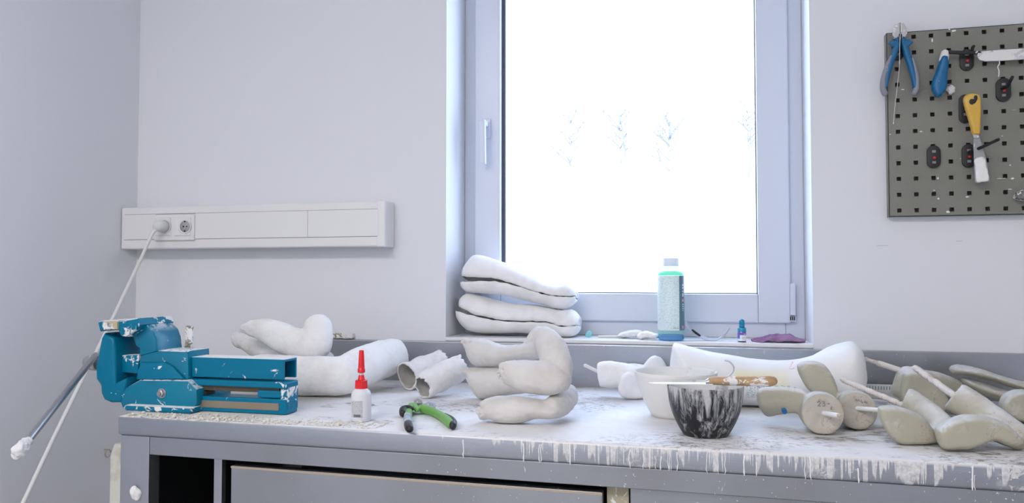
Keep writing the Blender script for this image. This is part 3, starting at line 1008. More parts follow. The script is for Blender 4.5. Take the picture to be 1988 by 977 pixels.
toes(bm, [(770, 722), (800, 745), (812, 770)], yD - .006, (.008, .008, .009))
fD = cast('foot_cast', bm, 'plaster_smooth', 'lowest foot cast of the pile, toes pointing to the pliers', group=FG, amp=.0018, vox=.0022, where=toe_rough(922, yD), dents=D4(yD, (772, 722, .005, .005), (800, 700, .004, .004), (808, 742, .005, .004), (835, 735, .006, .003), (845, 760, .004, .003)))
yB = Yt(930, 777) + .012
bm = new()
inflate(bm, C4((662, 420), (690, 392), (780, 384), (920, 388), (1060, 400), (1180, 440), (1200, 560), (1080, 600), (900, 625), (800, 640), (745, 610), (700, 545), (668, 480)), yB, .036, 28, .036)
toes(bm, [(680, 430), (690, 470)], yB - .012, (.009, .008))
fB = cast('foot_cast', bm, 'plaster_smooth', 'foot cast at the back of the pile standing on the bench', group=FG, amp=.0018, vox=.0022, where=toe_rough(902, yB), dents=D4(yB, (684, 443, .0065, .008), (700, 500, .005, .003)))
bm = new()
yA = yB + .002
inflate(bm, C4((636, 180), (650, 158), (690, 172), (760, 162), (850, 172), (940, 206), (1080, 208), (1240, 190), (1260, 300), (1200, 330), (1060, 350), (930, 384), (820, 386), (740, 374), (690, 320), (655, 240)), yA, .033, 26, .033)
pixloft(bm, [(1022, 688, yA, 18), (1036, 672, yA+.015, 19), (1044, 658, yA+.03, 19), (1048, 654, yA+.04, 18)], ratio=.9)
toes(bm, [(662, 186), (700, 195)], yA - .012, (.009, .009))
fA = cast('foot_cast', bm, 'plaster_smooth', 'upper back foot cast of the pile with its toes against the sill', group=FG, z=None, amp=.0018, vox=.0022, where=toe_rough(895, yA), dents=D4(yA, (676, 192, .0065, .008), (720, 184, .005, .003)))
bm = new()
yC_ = yD + .004
inflate(bm, C4((930, 430), (925, 395), (960, 352), (1030, 338), (1120, 336), (1230, 340), (1340, 345), (1440, 400), (1505, 470), (1490, 550), (1420, 595), (1320, 618), (1200, 602), (1100, 580), (1020, 545), (950, 500)), yC_, .034, 28, .034)
pixloft(bm, [(1084, 734, yC_+.006, 27), (1082, 712, yC_+.02, 29), (1074, 688, yC_+.045, 30), (1064, 668, yC_+.07, 27), (1056, 660, yC_+.085, 24)], ratio=.85)
toes(bm, [(935, 440), (950, 470), (965, 490), (972, 388)], yC_ - .014, (.008, .008, .007, .011))
fC = cast('foot_cast', bm, 'plaster_smooth', 'front upper foot cast of the pile, its leg curving up behind', group=FG, z=None, amp=.0018, vox=.0022, where=toe_rough(965, yC_), dents=D4(yC_, (981, 405, .0062, .008), (958, 466, .0055, .007), (945, 438, .004, .005), (974, 488, .0045, .005), (1000, 440, .007, .002), (1350, 440, .022, .004)))
stack(fC, [fD], -.02, .03); stack(fA, [fB], -.03, .03)

# two casts sawn open lengthwise, stacked on the sill
def half_shell(bm, pts, up, Yc, n=40, seg=18, thick=.009, wav=.0028, lap=0.0):
    """pts: (px, split py, height px, half width m)"""
    w = []
    for p in pts:
        c = W(p[0], p[1], Yc - p[3]*.9)
        w.append((c.x, Yc, c.z, p[2]/PXM(p[0], p[1], Yc), p[3]))
    q = spline(w, n)
    off = Vector((random.random()*9, 0, random.random()*9))
    sg = 1 if up else -1
    O, I = [], []
    for i, (x, y, z, h, b) in enumerate(q):
        e = min(1.0, min(i, n-1-i)/3.0); e = .80 + .20*math.sqrt(e)
        ro, ri = [], []
        for k in range(seg+1):
            a = math.pi*k/seg
            edge = wav*(noise.noise(Vector((x*70, k//9, 3)) + off) + .6*noise.noise(Vector((x*190, k//9, 3)) + off)) if k in (0, seg) else 0
            if k >= seg - 1: edge -= sg*lap*(1 if k == seg else .4)  # unseen back rim drawn past the split, keeps daylight out of the slit
            ca, sa = math.cos(a), math.sin(a)
            ca = math.copysign(abs(ca)**.82, ca); sa = abs(sa)**.82
            for lst, tt in ((ro, 0), (ri, thick)):
                p = Vector((x, y - (b-tt)*ca*e, z + sg*(max(h*e-tt, .001)*sa) + edge))
                p += Vector((0, -ca, sg*sa))*(noise.noise(p*22 + off)*.0026 + noise.noise(p*90 + off)*.0007)
                lst.append(bm.verts.new(p))
        O.append(ro); I.append(ri)
    fs = []
    for i in range(n-1):
        for k in range(seg):
            fs.append(bm.faces.new((O[i][k], O[i][k+1], O[i+1][k+1], O[i+1][k])))
            fs.append(bm.faces.new((I[i][k+1], I[i][k], I[i+1][k], I[i+1][k+1])))
        for k in (0, seg): fs.append(bm.faces.new((O[i][k], O[i+1][k], I[i+1][k], I[i][k])))
    for i in (0, n-1):
        for k in range(seg): fs.append(bm.faces.new((O[i][k], I[i][k], I[i][k+1], O[i][k+1])))
        # closed ends
        fs.append(bm.faces.new(I[i]))
    for f in fs: f.smooth = True
    bmesh.ops.recalc_face_normals(bm, faces=fs)
    return bm
def S5(u, v): return (860 + .2149*u, 470 + .2149*v)
def shell_pts(rows): return [(*S5(u, v), h*.2149, b) for u, v, h, b in rows]
Yl = WALL_Y + .082
low = thing('split_cast', 'lower of two sawn-open leg casts lying on the window sill', 'plaster cast', (W(1000, 650, Yl).x, Yl, SILL_Z), 'sawn-open leg casts on the sill')
bm = half_shell(new(), shell_pts([(108, 632, 105, .050), (200, 655, 165, .056), (330, 690, 150, .058), (520, 722, 118, .056), (760, 732, 112, .052), (930, 738, 112, .050), (1060, 770, 100, .052), (1150, 772, 100, .048), (1215, 765, 70, .040)]), False, Yl)
dz = settle(bm, SILL_Z + .0004)
obj('lower_shell', bm, 'plaster', low)
bm = half_shell(new(), shell_pts([(135, 585, 95, .048), (200, 620, 135, .052), (290, 662, 158, .056), (420, 692, 148, .057), (560, 716, 145, .055), (800, 724, 138, .051), (930, 728, 118, .049), (1060, 765, 128, .051), (1150, 768, 132, .048), (1218, 762, 80, .040)]), True, Yl, lap=.005)
for v in bm.verts: v.co.z += dz + .0004
obj('upper_shell', bm, 'plaster', low)
hi = thing('split_cast', 'upper sawn-open leg cast with a wide dark slit, on the sill stack', 'plaster cast', (W(1000, 600, Yl).x, Yl+.004, SILL_Z + .08), 'sawn-open leg casts on the sill')
Yh = Yl + .004
bm = half_shell(new(), shell_pts([(150, 385, 70, .046), (230, 378, 105, .052), (480, 378, 120, .055), (700, 430, 120, .052), (900, 492, 110, .048), (1010, 512, 118, .047), (1100, 520, 105, .044), (1190, 515, 60, .034)]), False, Yh)
obj('lower_shell', bm, 'plaster', hi)
bm = half_shell(new(), shell_pts([(163, 335, 125, .046), (260, 342, 205, .054), (430, 346, 165, .056), (600, 388, 152, .053), (800, 458, 130, .048), (905, 484, 98, .045), (1010, 508, 95, .047), (1110, 514, 118, .045), (1192, 510, 60, .034)]), True, Yh, lap=.013)
obj('upper_shell', bm, 'plaster', hi)
stack(hi, [low], -.02, .04)
stack(top_cast, [big, [o for o in COL.objects if o.name == 'leg_cast.001'][0]], -.006, .04)
print('SETTLE tube1', clear_of(tube1, [big], (.6, -.6, 0)))
print('SETTLE tube2', clear_of(tube2, [tube1], (.6, -.5, 0)))
for o in list(bpy.data.objects):
    if o.name.startswith('foot_cast') and o is not fD and o.parent is None and o in (fB, fA): clear_of(o, [fD, fC], (0, 1, 0))

# ================================================================== right half of the bench
# big white leg form with the scribbled band
def C7(*p): return [(1430 + .28660*u, 650 + .28660*v) for u, v in p]
def C6(*p): return [(1130 + .40946*u, 480 + .40946*v) for u, v in p]
yl = 1.84
leg_out = [(1306, 668), (1312, 664), (1340, 671), (1376, 680), (1420, 688), (1465, 695), (1510, 698), (1556, 694), (1602, 680), (1634, 667), (1655, 664), (1672, 676), (1681, 702), (1683, 740), (1676, 772), (1655, 789), (1600, 789), (1540, 787), (1470, 786), (1400, 784), (1340, 782), (1312, 775), (1303, 745), (1301, 705)]
bm = new()
inflate(bm, leg_out, yl, .070, 48, .070, n=6, stepp=4.5, power=.55)
pixloft(bm, [(1590, 712, yl+.03, 26), (1625, 692, yl+.045, 24), (1650, 680, yl+.055, 19)], ratio=1.2)
bm = fused(bm, .004, 4)
rough(bm, .0012, 16, .0003, 90)
dzl = settle(bm, TABLE_Z + .0004); print('SETTLE legform', dzl, yl)
def scribbled(yf, dzl):
    k = NT('scribbled_plaster')
    g = k.n('ShaderNodeNewGeometry'); pos = g.outputs['Position']; X = k.sep(pos)
    def band(v, lo, hi, s): return k.math('MULTIPLY', k.ramp(v, lo - s, lo + s), k.ramp(v, hi + s, hi - s))
    A, B = W(1449, 744, yf), W(1545, 774, yf)
    sc_m = k.math('MULTIPLY', band(X[0], A.x, B.x, .002), band(X[2], B.z + dzl, A.z + dzl, .002))
    ring_ = k.noise(75, 1, .4, pos, 2.2)
    lines = k.math('MAXIMUM', k.ramp(k.math('ABSOLUTE', k.math('SUBTRACT', ring_, .44)), .032, .014), k.ramp(k.math('ABSOLUTE', k.math('SUBTRACT', ring_, .60)), .030, .012))
    sm = k.math('MULTIPLY', sc_m, lines)
    A2, B2 = W(1428, 718, yf), W(1530, 748, yf)
    ym = k.math('MULTIPLY', band(X[0], A2.x, B2.x, .006), band(X[2], B2.z + dzl, A2.z + dzl, .005))
    ym = k.math('MULTIPLY', ym, k.ramp(k.noise(14, 2, .5, pos), .25, .60, .25, 1))
    A3, B3 = W(1534, 703, yf), W(1546, 716, yf)
    rm = k.math('MULTIPLY', k.math('MULTIPLY', band(X[0], A3.x, B3.x, .003), band(X[2], B3.z + dzl, A3.z + dzl, .003)), k.ramp(k.math('ABSOLUTE', k.math('SUBTRACT', k.noise(50, 1, .4, pos, 1), .5)), .03, .012))
    c = k.mix(k.ramp(k.noise(9, 4, .5, pos), .45, .7), (.86, .86, .86), (.82, .82, .81))
    c = k.mix(ym, c, (.85, .80, .52)); c = k.mix(sm, c, (.02, .27, .36)); c = k.mix(rm, c, (.7, .25, .28))
    k.base(c); k.set('Roughness', .6); k.set('Specular IOR Level', .3)
    k.bump(k.noise(40, 4, .5, pos), .12, .003)
    return k.m
lg = tag(obj('leg_form', bm, 'plaster'), 'large smooth white leg form with teal scribbles lying along the upstand', 'plaster leg', WG)
# white bent wire standing out of the white bowl
# small white foot models
SG = 'small white foot models'
def disc_face(bm, c, nrm, ra, rb, length, seg=32, up=Vector((0, 0, 1))):
    """short stump: flat oval face at c looking along nrm"""
    nrm = Vector(nrm).normalized()
    ps = [Vector(c), Vector(c) - nrm*length*.5, Vector(c) - nrm*length]
    loft(bm, ps, [(ra, rb), (ra*1.0, rb*1.0), (ra*.92, rb*.92)], nrm.cross(up).normalized(), seg, 'flat', 'round', 2.2)
def small_white(label, stump, sole, rod, Ys, hold=True):
    bm = new()
    pixloft(bm, stump, ratio=.95, cap0='flat')
    inflate(bm, sole, Ys, .012, 8, .030, stepp=3, tilt=(.0006, 0))
    bm = fused(bm, .0028, 2)
    rough(bm, .0016, 40, .0006, 140)
    dz = settle(bm, TABLE_Z + .0004); print('SETTLE white', round(dz, 4))
    return bm, dz
y1 = Yt(1225, 780) + .03
bm, dz = small_white('', [(1163, 734, y1+.03, 23.5), (1180, 733, y1+.03, 26), (1205, 735, y1+.03, 25), (1232, 742, y1+.02, 24)], [(1201, 752), (1207, 736), (1224, 729), (1244, 735), (1262, 752), (1272, 770), (1255, 779), (1228, 782), (1208, 778), (1200, 766)], None, y1)
f1 = thing('foot_model', 'small white foot model with a steel rod, in front beside the white bowl', 'foot model', (W(1215, 760, y1).x, y1, TABLE_Z), SG)
obj('foot_body', bm, 'plaster', f1)
r0, r1 = W(1163, 729, y1+.03), W(1136, 716, y1+.025)
bm = new(); tube(bm, [r0 + (r0-r1)*.3, r0, r1], .0042, 12, 'round'); rough(bm, .0012, 120)
for v in bm.verts: v.co.z += dz
obj('rod', bm, 'plaster_gauze', f1)
y2 = y1 + .125
bm, dz = small_white('', [(1212, 708, y2+.03, 13), (1226, 708, y2+.03, 16), (1245, 714, y2+.025, 20), (1262, 722, y2+.02, 24)], [(1246, 700), (1256, 686), (1268, 677), (1282, 680), (1293, 694), (1297, 715), (1290, 740), (1262, 745), (1246, 728)], None, y2)
tag(obj('foot_model', bm, 'plaster'), 'small white foot model standing at the back behind the white bowl', 'foot model', SG)

# bowls
def bowl(name, cx, rim_y, rim_r, base_y, base_r, Y, mat_out, mat_in, label, bulge=0.0, th=.0035):
    c = T(cx, base_y)
    base = Vector((W(cx, base_y, Y).x, Y, TABLE_Z + .0003))
    s = PXM(cx, base_y, Y)
    H = W(cx, rim_y, Y).z - TABLE_Z
    R1, R0 = rim_r/s, base_r/s
    prof, n = [], 14
    for i in range(n+1):
        t = i/n
        prof.append((R0 + (R1-R0)*(t**.86) + bulge*math.sin(math.pi*t), H*t))
    inner = [(max(r - th, .002), max(h, .006)) for r, h in prof[::-1]]
    inner[0] = (prof[-1][0] - th, H - .0002)
    b = thing(name, label, 'bowl', base)
    bm = new()
    lathe(bm, base, [(R0*.4, 0)] + prof + [(prof[-1][0] - th*.5, H + .0012)], 64, False)
    bm.faces.new([v for v in bm.verts if abs(v.co.z - base.z) < 1e-6 and abs((v.co - base).length - R0*.4) < 1e-5][::-1])
    obj('outer_wall', bm, mat_out, b)
    bm = new()
    lathe(bm, base, [(prof[-1][0] - th*.5, H + .0012)] + inner + [(R0*.3, .006)], 64, False)
    bm.faces.new([v for v in bm.verts if abs(v.co.z - base.z - .006) < 1e-6 and abs((v.co - base - Vector((0, 0, .006))).length - R0*.3) < 1e-5])
    obj('inner_wall', bm, mat_in, b)
    return b, base, H, R1
k = NT('plaster_streaked_black_rubber')
co = k.co()
mp = k.n('ShaderNodeMapping'); mp.inputs['Scale'].default_value = (1, 1, .22); k.l(co, mp.inputs[0])
m1 = k.noise(70, 7, .72, mp.outputs[0], .5)
big_ = k.noise(11, 3, .5, co)
zz = k.sep(co)[2]
s_ = k.math('ADD', k.math('MULTIPLY', m1, .75), k.math('ADD', k.math('MULTIPLY', big_, .30), k.ramp(zz, .02, .09, -.03, .12)))
m = k.ramp(s_, .54, .66)
k.base(k.mix(m, (.016, .017, .019), (.50, .51, .52)))
k.set('Roughness', k.ramp(m, 0, 1, .42, .85)); k.set('Specular IOR Level', .35)
k.bump(m, .3, .001)
M['bowl_black'] = k.m
M['bowl_inside'] = simple('plaster_coated_bowl_inside', (.72, .72, .70), .8, var=((.30, .30, .29), 20, .55, .66), bump=(50, .3, .002))
M['bowl_white'] = simple('white_rubber_bowl', (.80, .79, .76), .6, var=((.74, .72, .68), 9, .45, .7))
M['bowl_white_in'] = simple('white_rubber_bowl_inside', (.76, .76, .74), .7, var=((.40, .40, .39), 24, .54, .66))
ybk = Yt(1368, 852) + 41/1100
bb, bbase, bH, bR = bowl('mixing_bowl', 1370, 749, 73, 855, 42, ybk, 'bowl_black', 'bowl_inside', 'black rubber mixing bowl streaked with plaster, a spatula across its rim', .006)
ywh = ybk + .185
wb_, wbase, wH, wR = bowl('mixing_bowl', 1312, 722, 80, 802, 45, ywh, 'bowl_white', 'bowl_white_in', 'white mixing bowl standing behind the black bowl', .003)
# spatula lying over the rim of the black bowl
rz = TABLE_Z + bH + .0018
ysp = ybk - .012
def R_(px): return W(px, 740, ysp).x
sp = thing('spatula', 'plaster spatula with wooden handle lying across the black bowl', 'spatula', (R_(1380), ysp, rz))
M['wood'] = simple('pale_wood_handle', (.52, .34, .18), .55, var=((.40, .25, .12), 30, .4, .7), splat=(38, .57), bump=(60, .2, .002))
bm = new()
xa, xb = R_(1259), R_(1384)
out = []
n = 16
for i in range(n+1):
    t = i/n; out.append((xa + (xb-xa)*t, .012*min(1, math.sqrt(t*3.2 + .02))))
top_ = [Vector((x, ysp - w, rz + .0002 + .0028*((x-xa)/(xb-xa)))) for x, w in out]
bot_ = [Vector((x, ysp + w, rz + .0002 + .0028*((x-xa)/(xb-xa)))) for x, w in out[::-1]]
prism(bm, top_ + bot_, (0, 0, .0014))
obj('blade', bm, simple('plaster_whitened_blade', (.72, .73, .74), .35, .3, var=((.80, .80, .79), 20, .4, .5)), sp, True)
bm = new()
hz = rz + .0085
hx = [R_(p) for p in (1376, 1384, 1405, 1440, 1475, 1494, 1500)]
hr = [.0066, .0074, .0082, .0085, .0092, .0096, .0085]
loft(bm, [Vector((x, ysp, hz + .0032*i/6)) for i, x in enumerate(hx)], [(r_, r_*1.1) for r_ in hr], Vector((0, 1, 0)), 20, 'flat', 'round')
obj('handle', bm, 'wood', sp, angle=50)
bm = new()
loft(bm, [Vector((R_(1370), ysp, hz - .002)), Vector((R_(1379), ysp, hz))], [(.0035, .008), (.0069, .0074)], Vector((0, 1, 0)), 16)
obj('ferrule', bm, 'steel_dirty', sp, angle=50)
# bent wire stuck in the white bowl
wy = ywh - .01
bm = new()
pts = [(1408, 700, wy), (1417, 703, wy), (1424, 712, wy), (1423, 722, wy), (1414, 731, wy), (1404, 736, wy-.004), (1380, 744, wy-.006), (1352, 757, wy-.004), (1330, 775, wy), (1318, 791, wy)]
q = spline([tuple(W(*p)) for p in pts], 44)
tube(bm, [Vector(a) for a in q], .0017, 8, 'round')
tag(obj('bent_wire', bm, simple('whitened_wire', (.66, .66, .67), .5, .3)), 'thin whitened wire hook leaning out of the white bowl', 'wire')

# ------------------------------------------------------------ grey green foot models with rods
GG = 'grey-green foot models with rods'
k = NT('grey_green_plaster')
n1 = k.noise(9, 4, .55); n2 = k.noise(34, 5, .6)
c = k.mix(k.ramp(n1, .38, .66), (.42, .405, .32), (.47, .44, .345))
c = k.mix(k.ramp(n2, .60, .72), c, (.54, .52, .46))
g = k.n('ShaderNodeNewGeometry'); nz = k.sep(g.outputs['Normal'])[2]
dust = k.math('MULTIPLY', k.ramp(nz, .25, .80), k.ramp(k.noise(20, 5, .6), .22, .55))
c = k.mix(dust, c, (.66, .67, .67))
crk = k.noise(24, 3, .6, None, 1.6)
cm = k.math('MULTIPLY', k.ramp(k.math('ABSOLUTE', k.math('SUBTRACT', crk, .56)), .012, .004), k.ramp(n1, .46, .56))
c = k.mix(k.math('MULTIPLY', cm, .7), c, (.27, .25, .20))
k.base(c); k.set('Roughness', .75); k.set('Specular IOR Level', .25)
k.bump(k.math('ADD', n2, k.math('MULTIPLY', k.noise(120, 3, .6), .3)), .3, .003)
M['grey'] = k.m
k = NT('grey_green_cut_face')
n1 = k.noise(16, 4, .6); n2 = k.noise(50, 4, .6)
c = k.mix(k.ramp(n1, .4, .62), (.46, .43, .37), (.53, .485, .42))
crk = k.noise(30, 3, .6, None, 1.4)
cm = k.math('MULTIPLY', k.ramp(k.math('ABSOLUTE', k.math('SUBTRACT', crk, .60)), .018, .006), k.ramp(n2, .44, .52))
c = k.mix(k.math('MULTIPLY', cm, .55), c, (.26, .21, .13))
k.base(c); k.set('Roughness', .8); k.bump(k.noise(30, 5, .6), .5, .004)
M['grey_face'] = k.m
M['rod'] = simple('plaster_coated_rod', (.70, .66, .62), .8, var=((.45, .33, .27), 45, .57, .68), bump=(120, .5, .003))
M['rod_white'] = simple('white_dipped_rod', (.82, .82, .81), .7, bump=(90, .3, .002))
M['blue_mark'] = simple('blue_marker', (.015, .17, .42), .6)
M['pencil'] = simple('blue_grey_pencil', (.20, .23, .27), .8)
def ribbed_rod(p0, p1, r, turns=26, seg=10):
    bm = new(); p0, p1 = Vector(p0), Vector(p1)
    n = turns*3
    ps = [p0.lerp(p1, i/(n-1)) for i in range(n)]
    loft(bm, ps, [(r*(1.10 if i % 3 == 0 else .93),)*2 for i in range(n)], Vector((0, 0, 1)), seg, 'round', 'round')
    rough(bm, r*.22, 150)
    return bm
def grey_model(label, soles, legs, vox=.003, amp=.0014, settle_z=TABLE_Z):
    """soles: (outline, Y, bulge, rounding px, thickness behind, tilt); legs: pixloft argument lists"""
    bm = new()
    for o_, Y, d, rp, bk, tl in soles: inflate(bm, o_, Y, d, rp, bk, tilt=tl, stepp=3.2)
    for pts, kw in legs: pixloft(bm, pts, **kw)
    bm = fused(bm, vox, 1)
    rough(bm, amp, 28, .0005, 120)
    dz = settle(bm, settle_z + .0004) if settle_z is not None else 0
    print('SETTLE', label, round(dz, 4))
    cx = sum(v.co.x for v in bm.verts)/len(bm.verts); cy = sum(v.co.y for v in bm.verts)/len(bm.verts)
    t = thing('foot_model', label, 'foot model', (cx, cy, TABLE_Z), GG)
    obj('foot_body', bm, 'grey', t)
    return t, dz
def pencil_marks(bm, strokes, Y, dy=0):
    for st in strokes:
        tube(bm, [W(x, y, Y) for x, y in st], .0007, 6)
# first pair: sole to the left, round stump end with a white rod towards the viewer
def stump_model(label, sole, Ys, stump, Yst, r_px, rod, soltilt, seg=48, sole_depth=.010, back=.045):
    cpx, cpy = stump
    s = PXM(cpx, cpy, Yst); r = r_px/s
    c = W(cpx, cpy, Yst)
    view = (CAM - c); view.z *= .2; view.normalize()
    axis_dir = (view + Vector((.15, 0, .02))).normalized()
    bm = new()
    side = axis_dir.cross(Vector((0, 0, 1))).normalized()
    ps = [c, c - axis_dir*.02, c - axis_dir*.055, c - axis_dir*.09]
    loft(bm, ps, [(r, r*.98), (r*1.02, r*1.0), (r*.98, r*.97), (r*.85, r*.85)], side, seg, 'flat', 'round', 2.1)
    inflate(bm, sole, Ys, sole_depth, 9, back, tilt=soltilt, stepp=3.2)
    bm = fused(bm, .0028, 1)
    rough(bm, .0012, 28, .0005, 120)
    dz = settle(bm, TABLE_Z + .0004); print('SETTLE', label, round(dz, 4))
    t = thing('foot_model', label, 'foot model', (c.x, c.y + .04, TABLE_Z), GG)
    obj('foot_body', bm, 'grey', t)
    # cut face: a slightly uneven disc set on the stump
    bm = new()
    cc = c + Vector((0, 0, dz))
    rings = []
    up = side.cross(axis_dir).normalized()
    N = 7
    for i in range(N+1):
        rr_ = r*.955*(i/N)
        row = []
        for j in range(seg):
            a = 2*math.pi*j/seg
            p = cc + side*(rr_*math.cos(a)) + up*(rr_*math.sin(a)) + axis_dir*(.0016 + (.0022*noise.noise(Vector((math.cos(a)*i*.4, math.sin(a)*i*.4, cpx*.1))) if i < N else -.0022))
            row.append(bm.verts.new(p))
        rings.append(row)
    for i in range(N):
        for j in range(seg): bm.faces.new((rings[i][j], rings[i][(j+1) % seg], rings[i+1][(j+1) % seg], rings[i+1][j]))
    bmesh.ops.remove_doubles(bm, verts=bm.verts, dist=1e-6)
    for f in bm.faces: f.smooth = True
    bmesh.ops.recalc_face_normals(bm, faces=bm.faces[:])
    if sum((f.normal.dot(axis_dir) for f in bm.faces)) < 0: bmesh.ops.reverse_faces(bm, faces=bm.faces[:])
    obj('cut_face', bm, 'grey_face', t)
    (ax, ay), (bx_, by_), rp = rod
    p0 = W(ax, ay, Yst) + Vector((0, 0, dz)); p1 = W(bx_, by_, Yst - .045) + Vector((0, 0, dz))
    bm = new(); d = (p1 - p0).normalized()
    tube(bm, [p0 - d*.02, p0, p0.lerp(p1, .5), p1], rp/s, 14, 'round'); rough(bm, .0007, 130)
    rd = obj('rod', bm, 'rod_white', t)
    bm = new(); tube(bm, [p1 + d*.0026, p1 + d*.0068], [rp/s*.8, rp/s*.62], 12, 'round')
    obj('rod_tip', bm, simple('beige_rod_end', (.52, .42, .32), .8), rd)
    return t, dz, cc, side, up, axis_dir, r
ys1 = Yt(1598, 849) + .012
t1, dz1, c1, sd1, up1, ax1, r1 = stump_model('grey-green foot model with a blue dot on its sole, beside the black bowl',
    C7((150, 398), (136, 440), (148, 500), (180, 556), (215, 578), (300, 566), (390, 555), (470, 560), (500, 480), (470, 410), (400, 388), (300, 378), (200, 380)), ys1 + .055, C7((585, 560))[0], ys1, 39.5, (C7((590, 555))[0], C7((685, 572))[0], 5.0), (-.0004, 0))
bm = new()
c = W(*C7((327, 538))[0], ys1 + .0425) + Vector((0, 0, dz1))
bmesh.ops.create_icosphere(bm, subdivisions=2, radius=.0062, matrix=Matrix.Translation(c) @ Matrix.Diagonal((1, .28, 1, 1)))
rough(bm, .0015, 150)
obj('blue_dot', bm, 'blue_mark', t1)
ys2 = Yt(1672, 849) + .016
t2, dz2, c2, sd2, up2, ax2, r2 = stump_model('grey-green foot model with its sole standing upright behind two round ends',
    C7((430, 262), (448, 215), (520, 199), (600, 214), (652, 262), (692, 340), (724, 430), (760, 470), (700, 540), (600, 520), (540, 440), (480, 370)), ys2 + .060, C7((850, 548))[0], ys2, 37.5, (C7((852, 533))[0], C7((1003, 545))[0], 4.6), (-.0002, 0))
# pencilled numbers on the two round ends
def written(t, cc, side, up, ax, strokes):
    bm = new()
    sgn = 1 if side.x > 0 else -1
    for st in strokes:
        tube(bm, [cc + side*(sgn*x) + up*(y if up.z > 0 else -y) + ax*.0033 for x, y in st], .00055, 6)
    obj('pencil_mark', bm, 'pencil', t)
mm = .001
def sc_(l): return [[(x*mm, y*mm) for x, y in st] for st in l]
written(t1, c1, sd1, up1, ax1, sc_([[(-10, 20), (-6, 23), (-4, 20), (-9, 14), (-4, 14)], [(-1, 23), (3, 23), (1, 19), (4, 17), (2, 14), (-1, 15)], [(8, 19), (11, 19)], [(15, 14), (13, 9), (16, 9)]]))
written(t2, c2, sd2, up2, ax2, sc_([[(-4, 19), (-2, 22), (0, 18), (2, 22), (4, 18)], [(7, 21), (6, 17), (9, 17), (8, 14)], [(11, 17), (14, 17)], [(13, 19), (15, 14), (17, 18)]]))
# two models with ribbed stumps lying to the right
ys3 = Yt(1770, 868) + .012
t3, dz3 = grey_model('grey-green foot model lying on its sole edge beside the round rod ends',
    [(C7((963, 520), (1000, 500), (1070, 498), (1150, 515), (1250, 565), (1325, 650), (1362, 738), (1300, 757), (1200, 762), (1120, 760), (1045, 715), (985, 625)), ys3, .012, 12, .035, (.0002, 0))],
    [([(*C7((1150, 462))[0], ys3 + .105, 23), (*C7((1180, 475))[0], ys3 + .10, 25), (*C7((1270, 540))[0], ys3 + .075, 26), (*C7((1360, 610))[0], ys3 + .05, 25), (*C7((1400, 650))[0], ys3 + .035, 23), (*C7((1370, 690))[0], ys3 + .025, 20)], dict(ratio=.95, cap0='flat'))])
p0, p1 = W(1741, 786, ys3 + .112), W(1636, 742, ys3 + .19)
obj('rod', ribbed_rod(p0 + (p0-p1).normalized()*.02 + Vector((0, 0, dz3)), p1 + Vector((0, 0, dz3)), .0052), 'rod', t3)
ys4 = Yt(1880, 881) + .012
t4, dz4 = grey_model('large grey-green foot model at the bench front, a ribbed rod leaving its stump',
    [(C7((1362, 690), (1385, 660), (1430, 625), (1520, 588), (1620, 576), (1730, 592), (1820, 630), (1880, 680), (1948, 760), (1890, 792), (1820, 775), (1745, 748), (1680, 775), (1600, 800), (1500, 808), (1400, 806), (1370, 755)), ys4, .013, 12, .040, (.0002, 0))],
    [([(*C7((1470, 440))[0], ys4 + .10, 27), (*C7((1500, 460))[0], ys4 + .097, 30), (*C7((1620, 540))[0], ys4 + .075, 31), (*C7((1760, 640))[0], ys4 + .055, 32), (*C7((1900, 720))[0], ys4 + .04, 26)], dict(ratio=.95, cap0='flat'))])
p0, p1 = W(1832, 762, ys4 + .11), W(1777, 722, ys4 + .20)
obj('rod', ribbed_rod(p0 + (p0-p1).normalized()*.03 + Vector((0, 0, dz4)), p1 + Vector((0, 0, dz4)), .0060), 'rod', t4)
ys5 = Yt(1800, 806) + .02
t5, dz5 = grey_model('grey-green foot model behind the two ribbed stumps, rod resting towards the upstand',
    [(C7((1130, 330), (1140, 290), (1190, 272), (1260, 290), (1340, 335), (1400, 400), (1440, 480), (1430, 545), (1330, 560), (1200, 545), (1130, 500), (1118, 410)), ys5, .010, 10, .045, (.0003, 0))],
    [([(*C7((1230, 330))[0], ys5 + .05, 20), (*C7((1330, 345))[0], ys5 + .075, 21), (*C7((1430, 375))[0], ys5 + .095, 20), (*C7((1490, 400))[0], ys5 + .105, 18)], dict(ratio=.9, cap1='flat')),
     ([(*C7((1115, 400))[0], ys5 + .03, 17), (*C7((1150, 310))[0], ys5 + .035, 18), (*C7((1200, 290))[0], ys5 + .04, 15)], dict(ratio=1.2))])
p0, p1 = W(1758, 730, ys5 + .03), W(1681, 705, ys5 + .065)
obj('rod', ribbed_rod(p0 + (p0-p1).normalized()*.02 + Vector((0, 0, dz5)), p1 + Vector((0, 0, dz5)), .0046), 'rod', t5)
pm = p0.lerp(p1, .38)
bm = new(); tube(bm, [pm + (p0-p1)*.22 + Vector((0, 0, dz5)), pm + (p1-p0)*.28 + Vector((0, 0, dz5))], .0066, 12, 'round'); rough(bm, .0012, 120)
obj('rod_coating', bm, 'rod', t5)
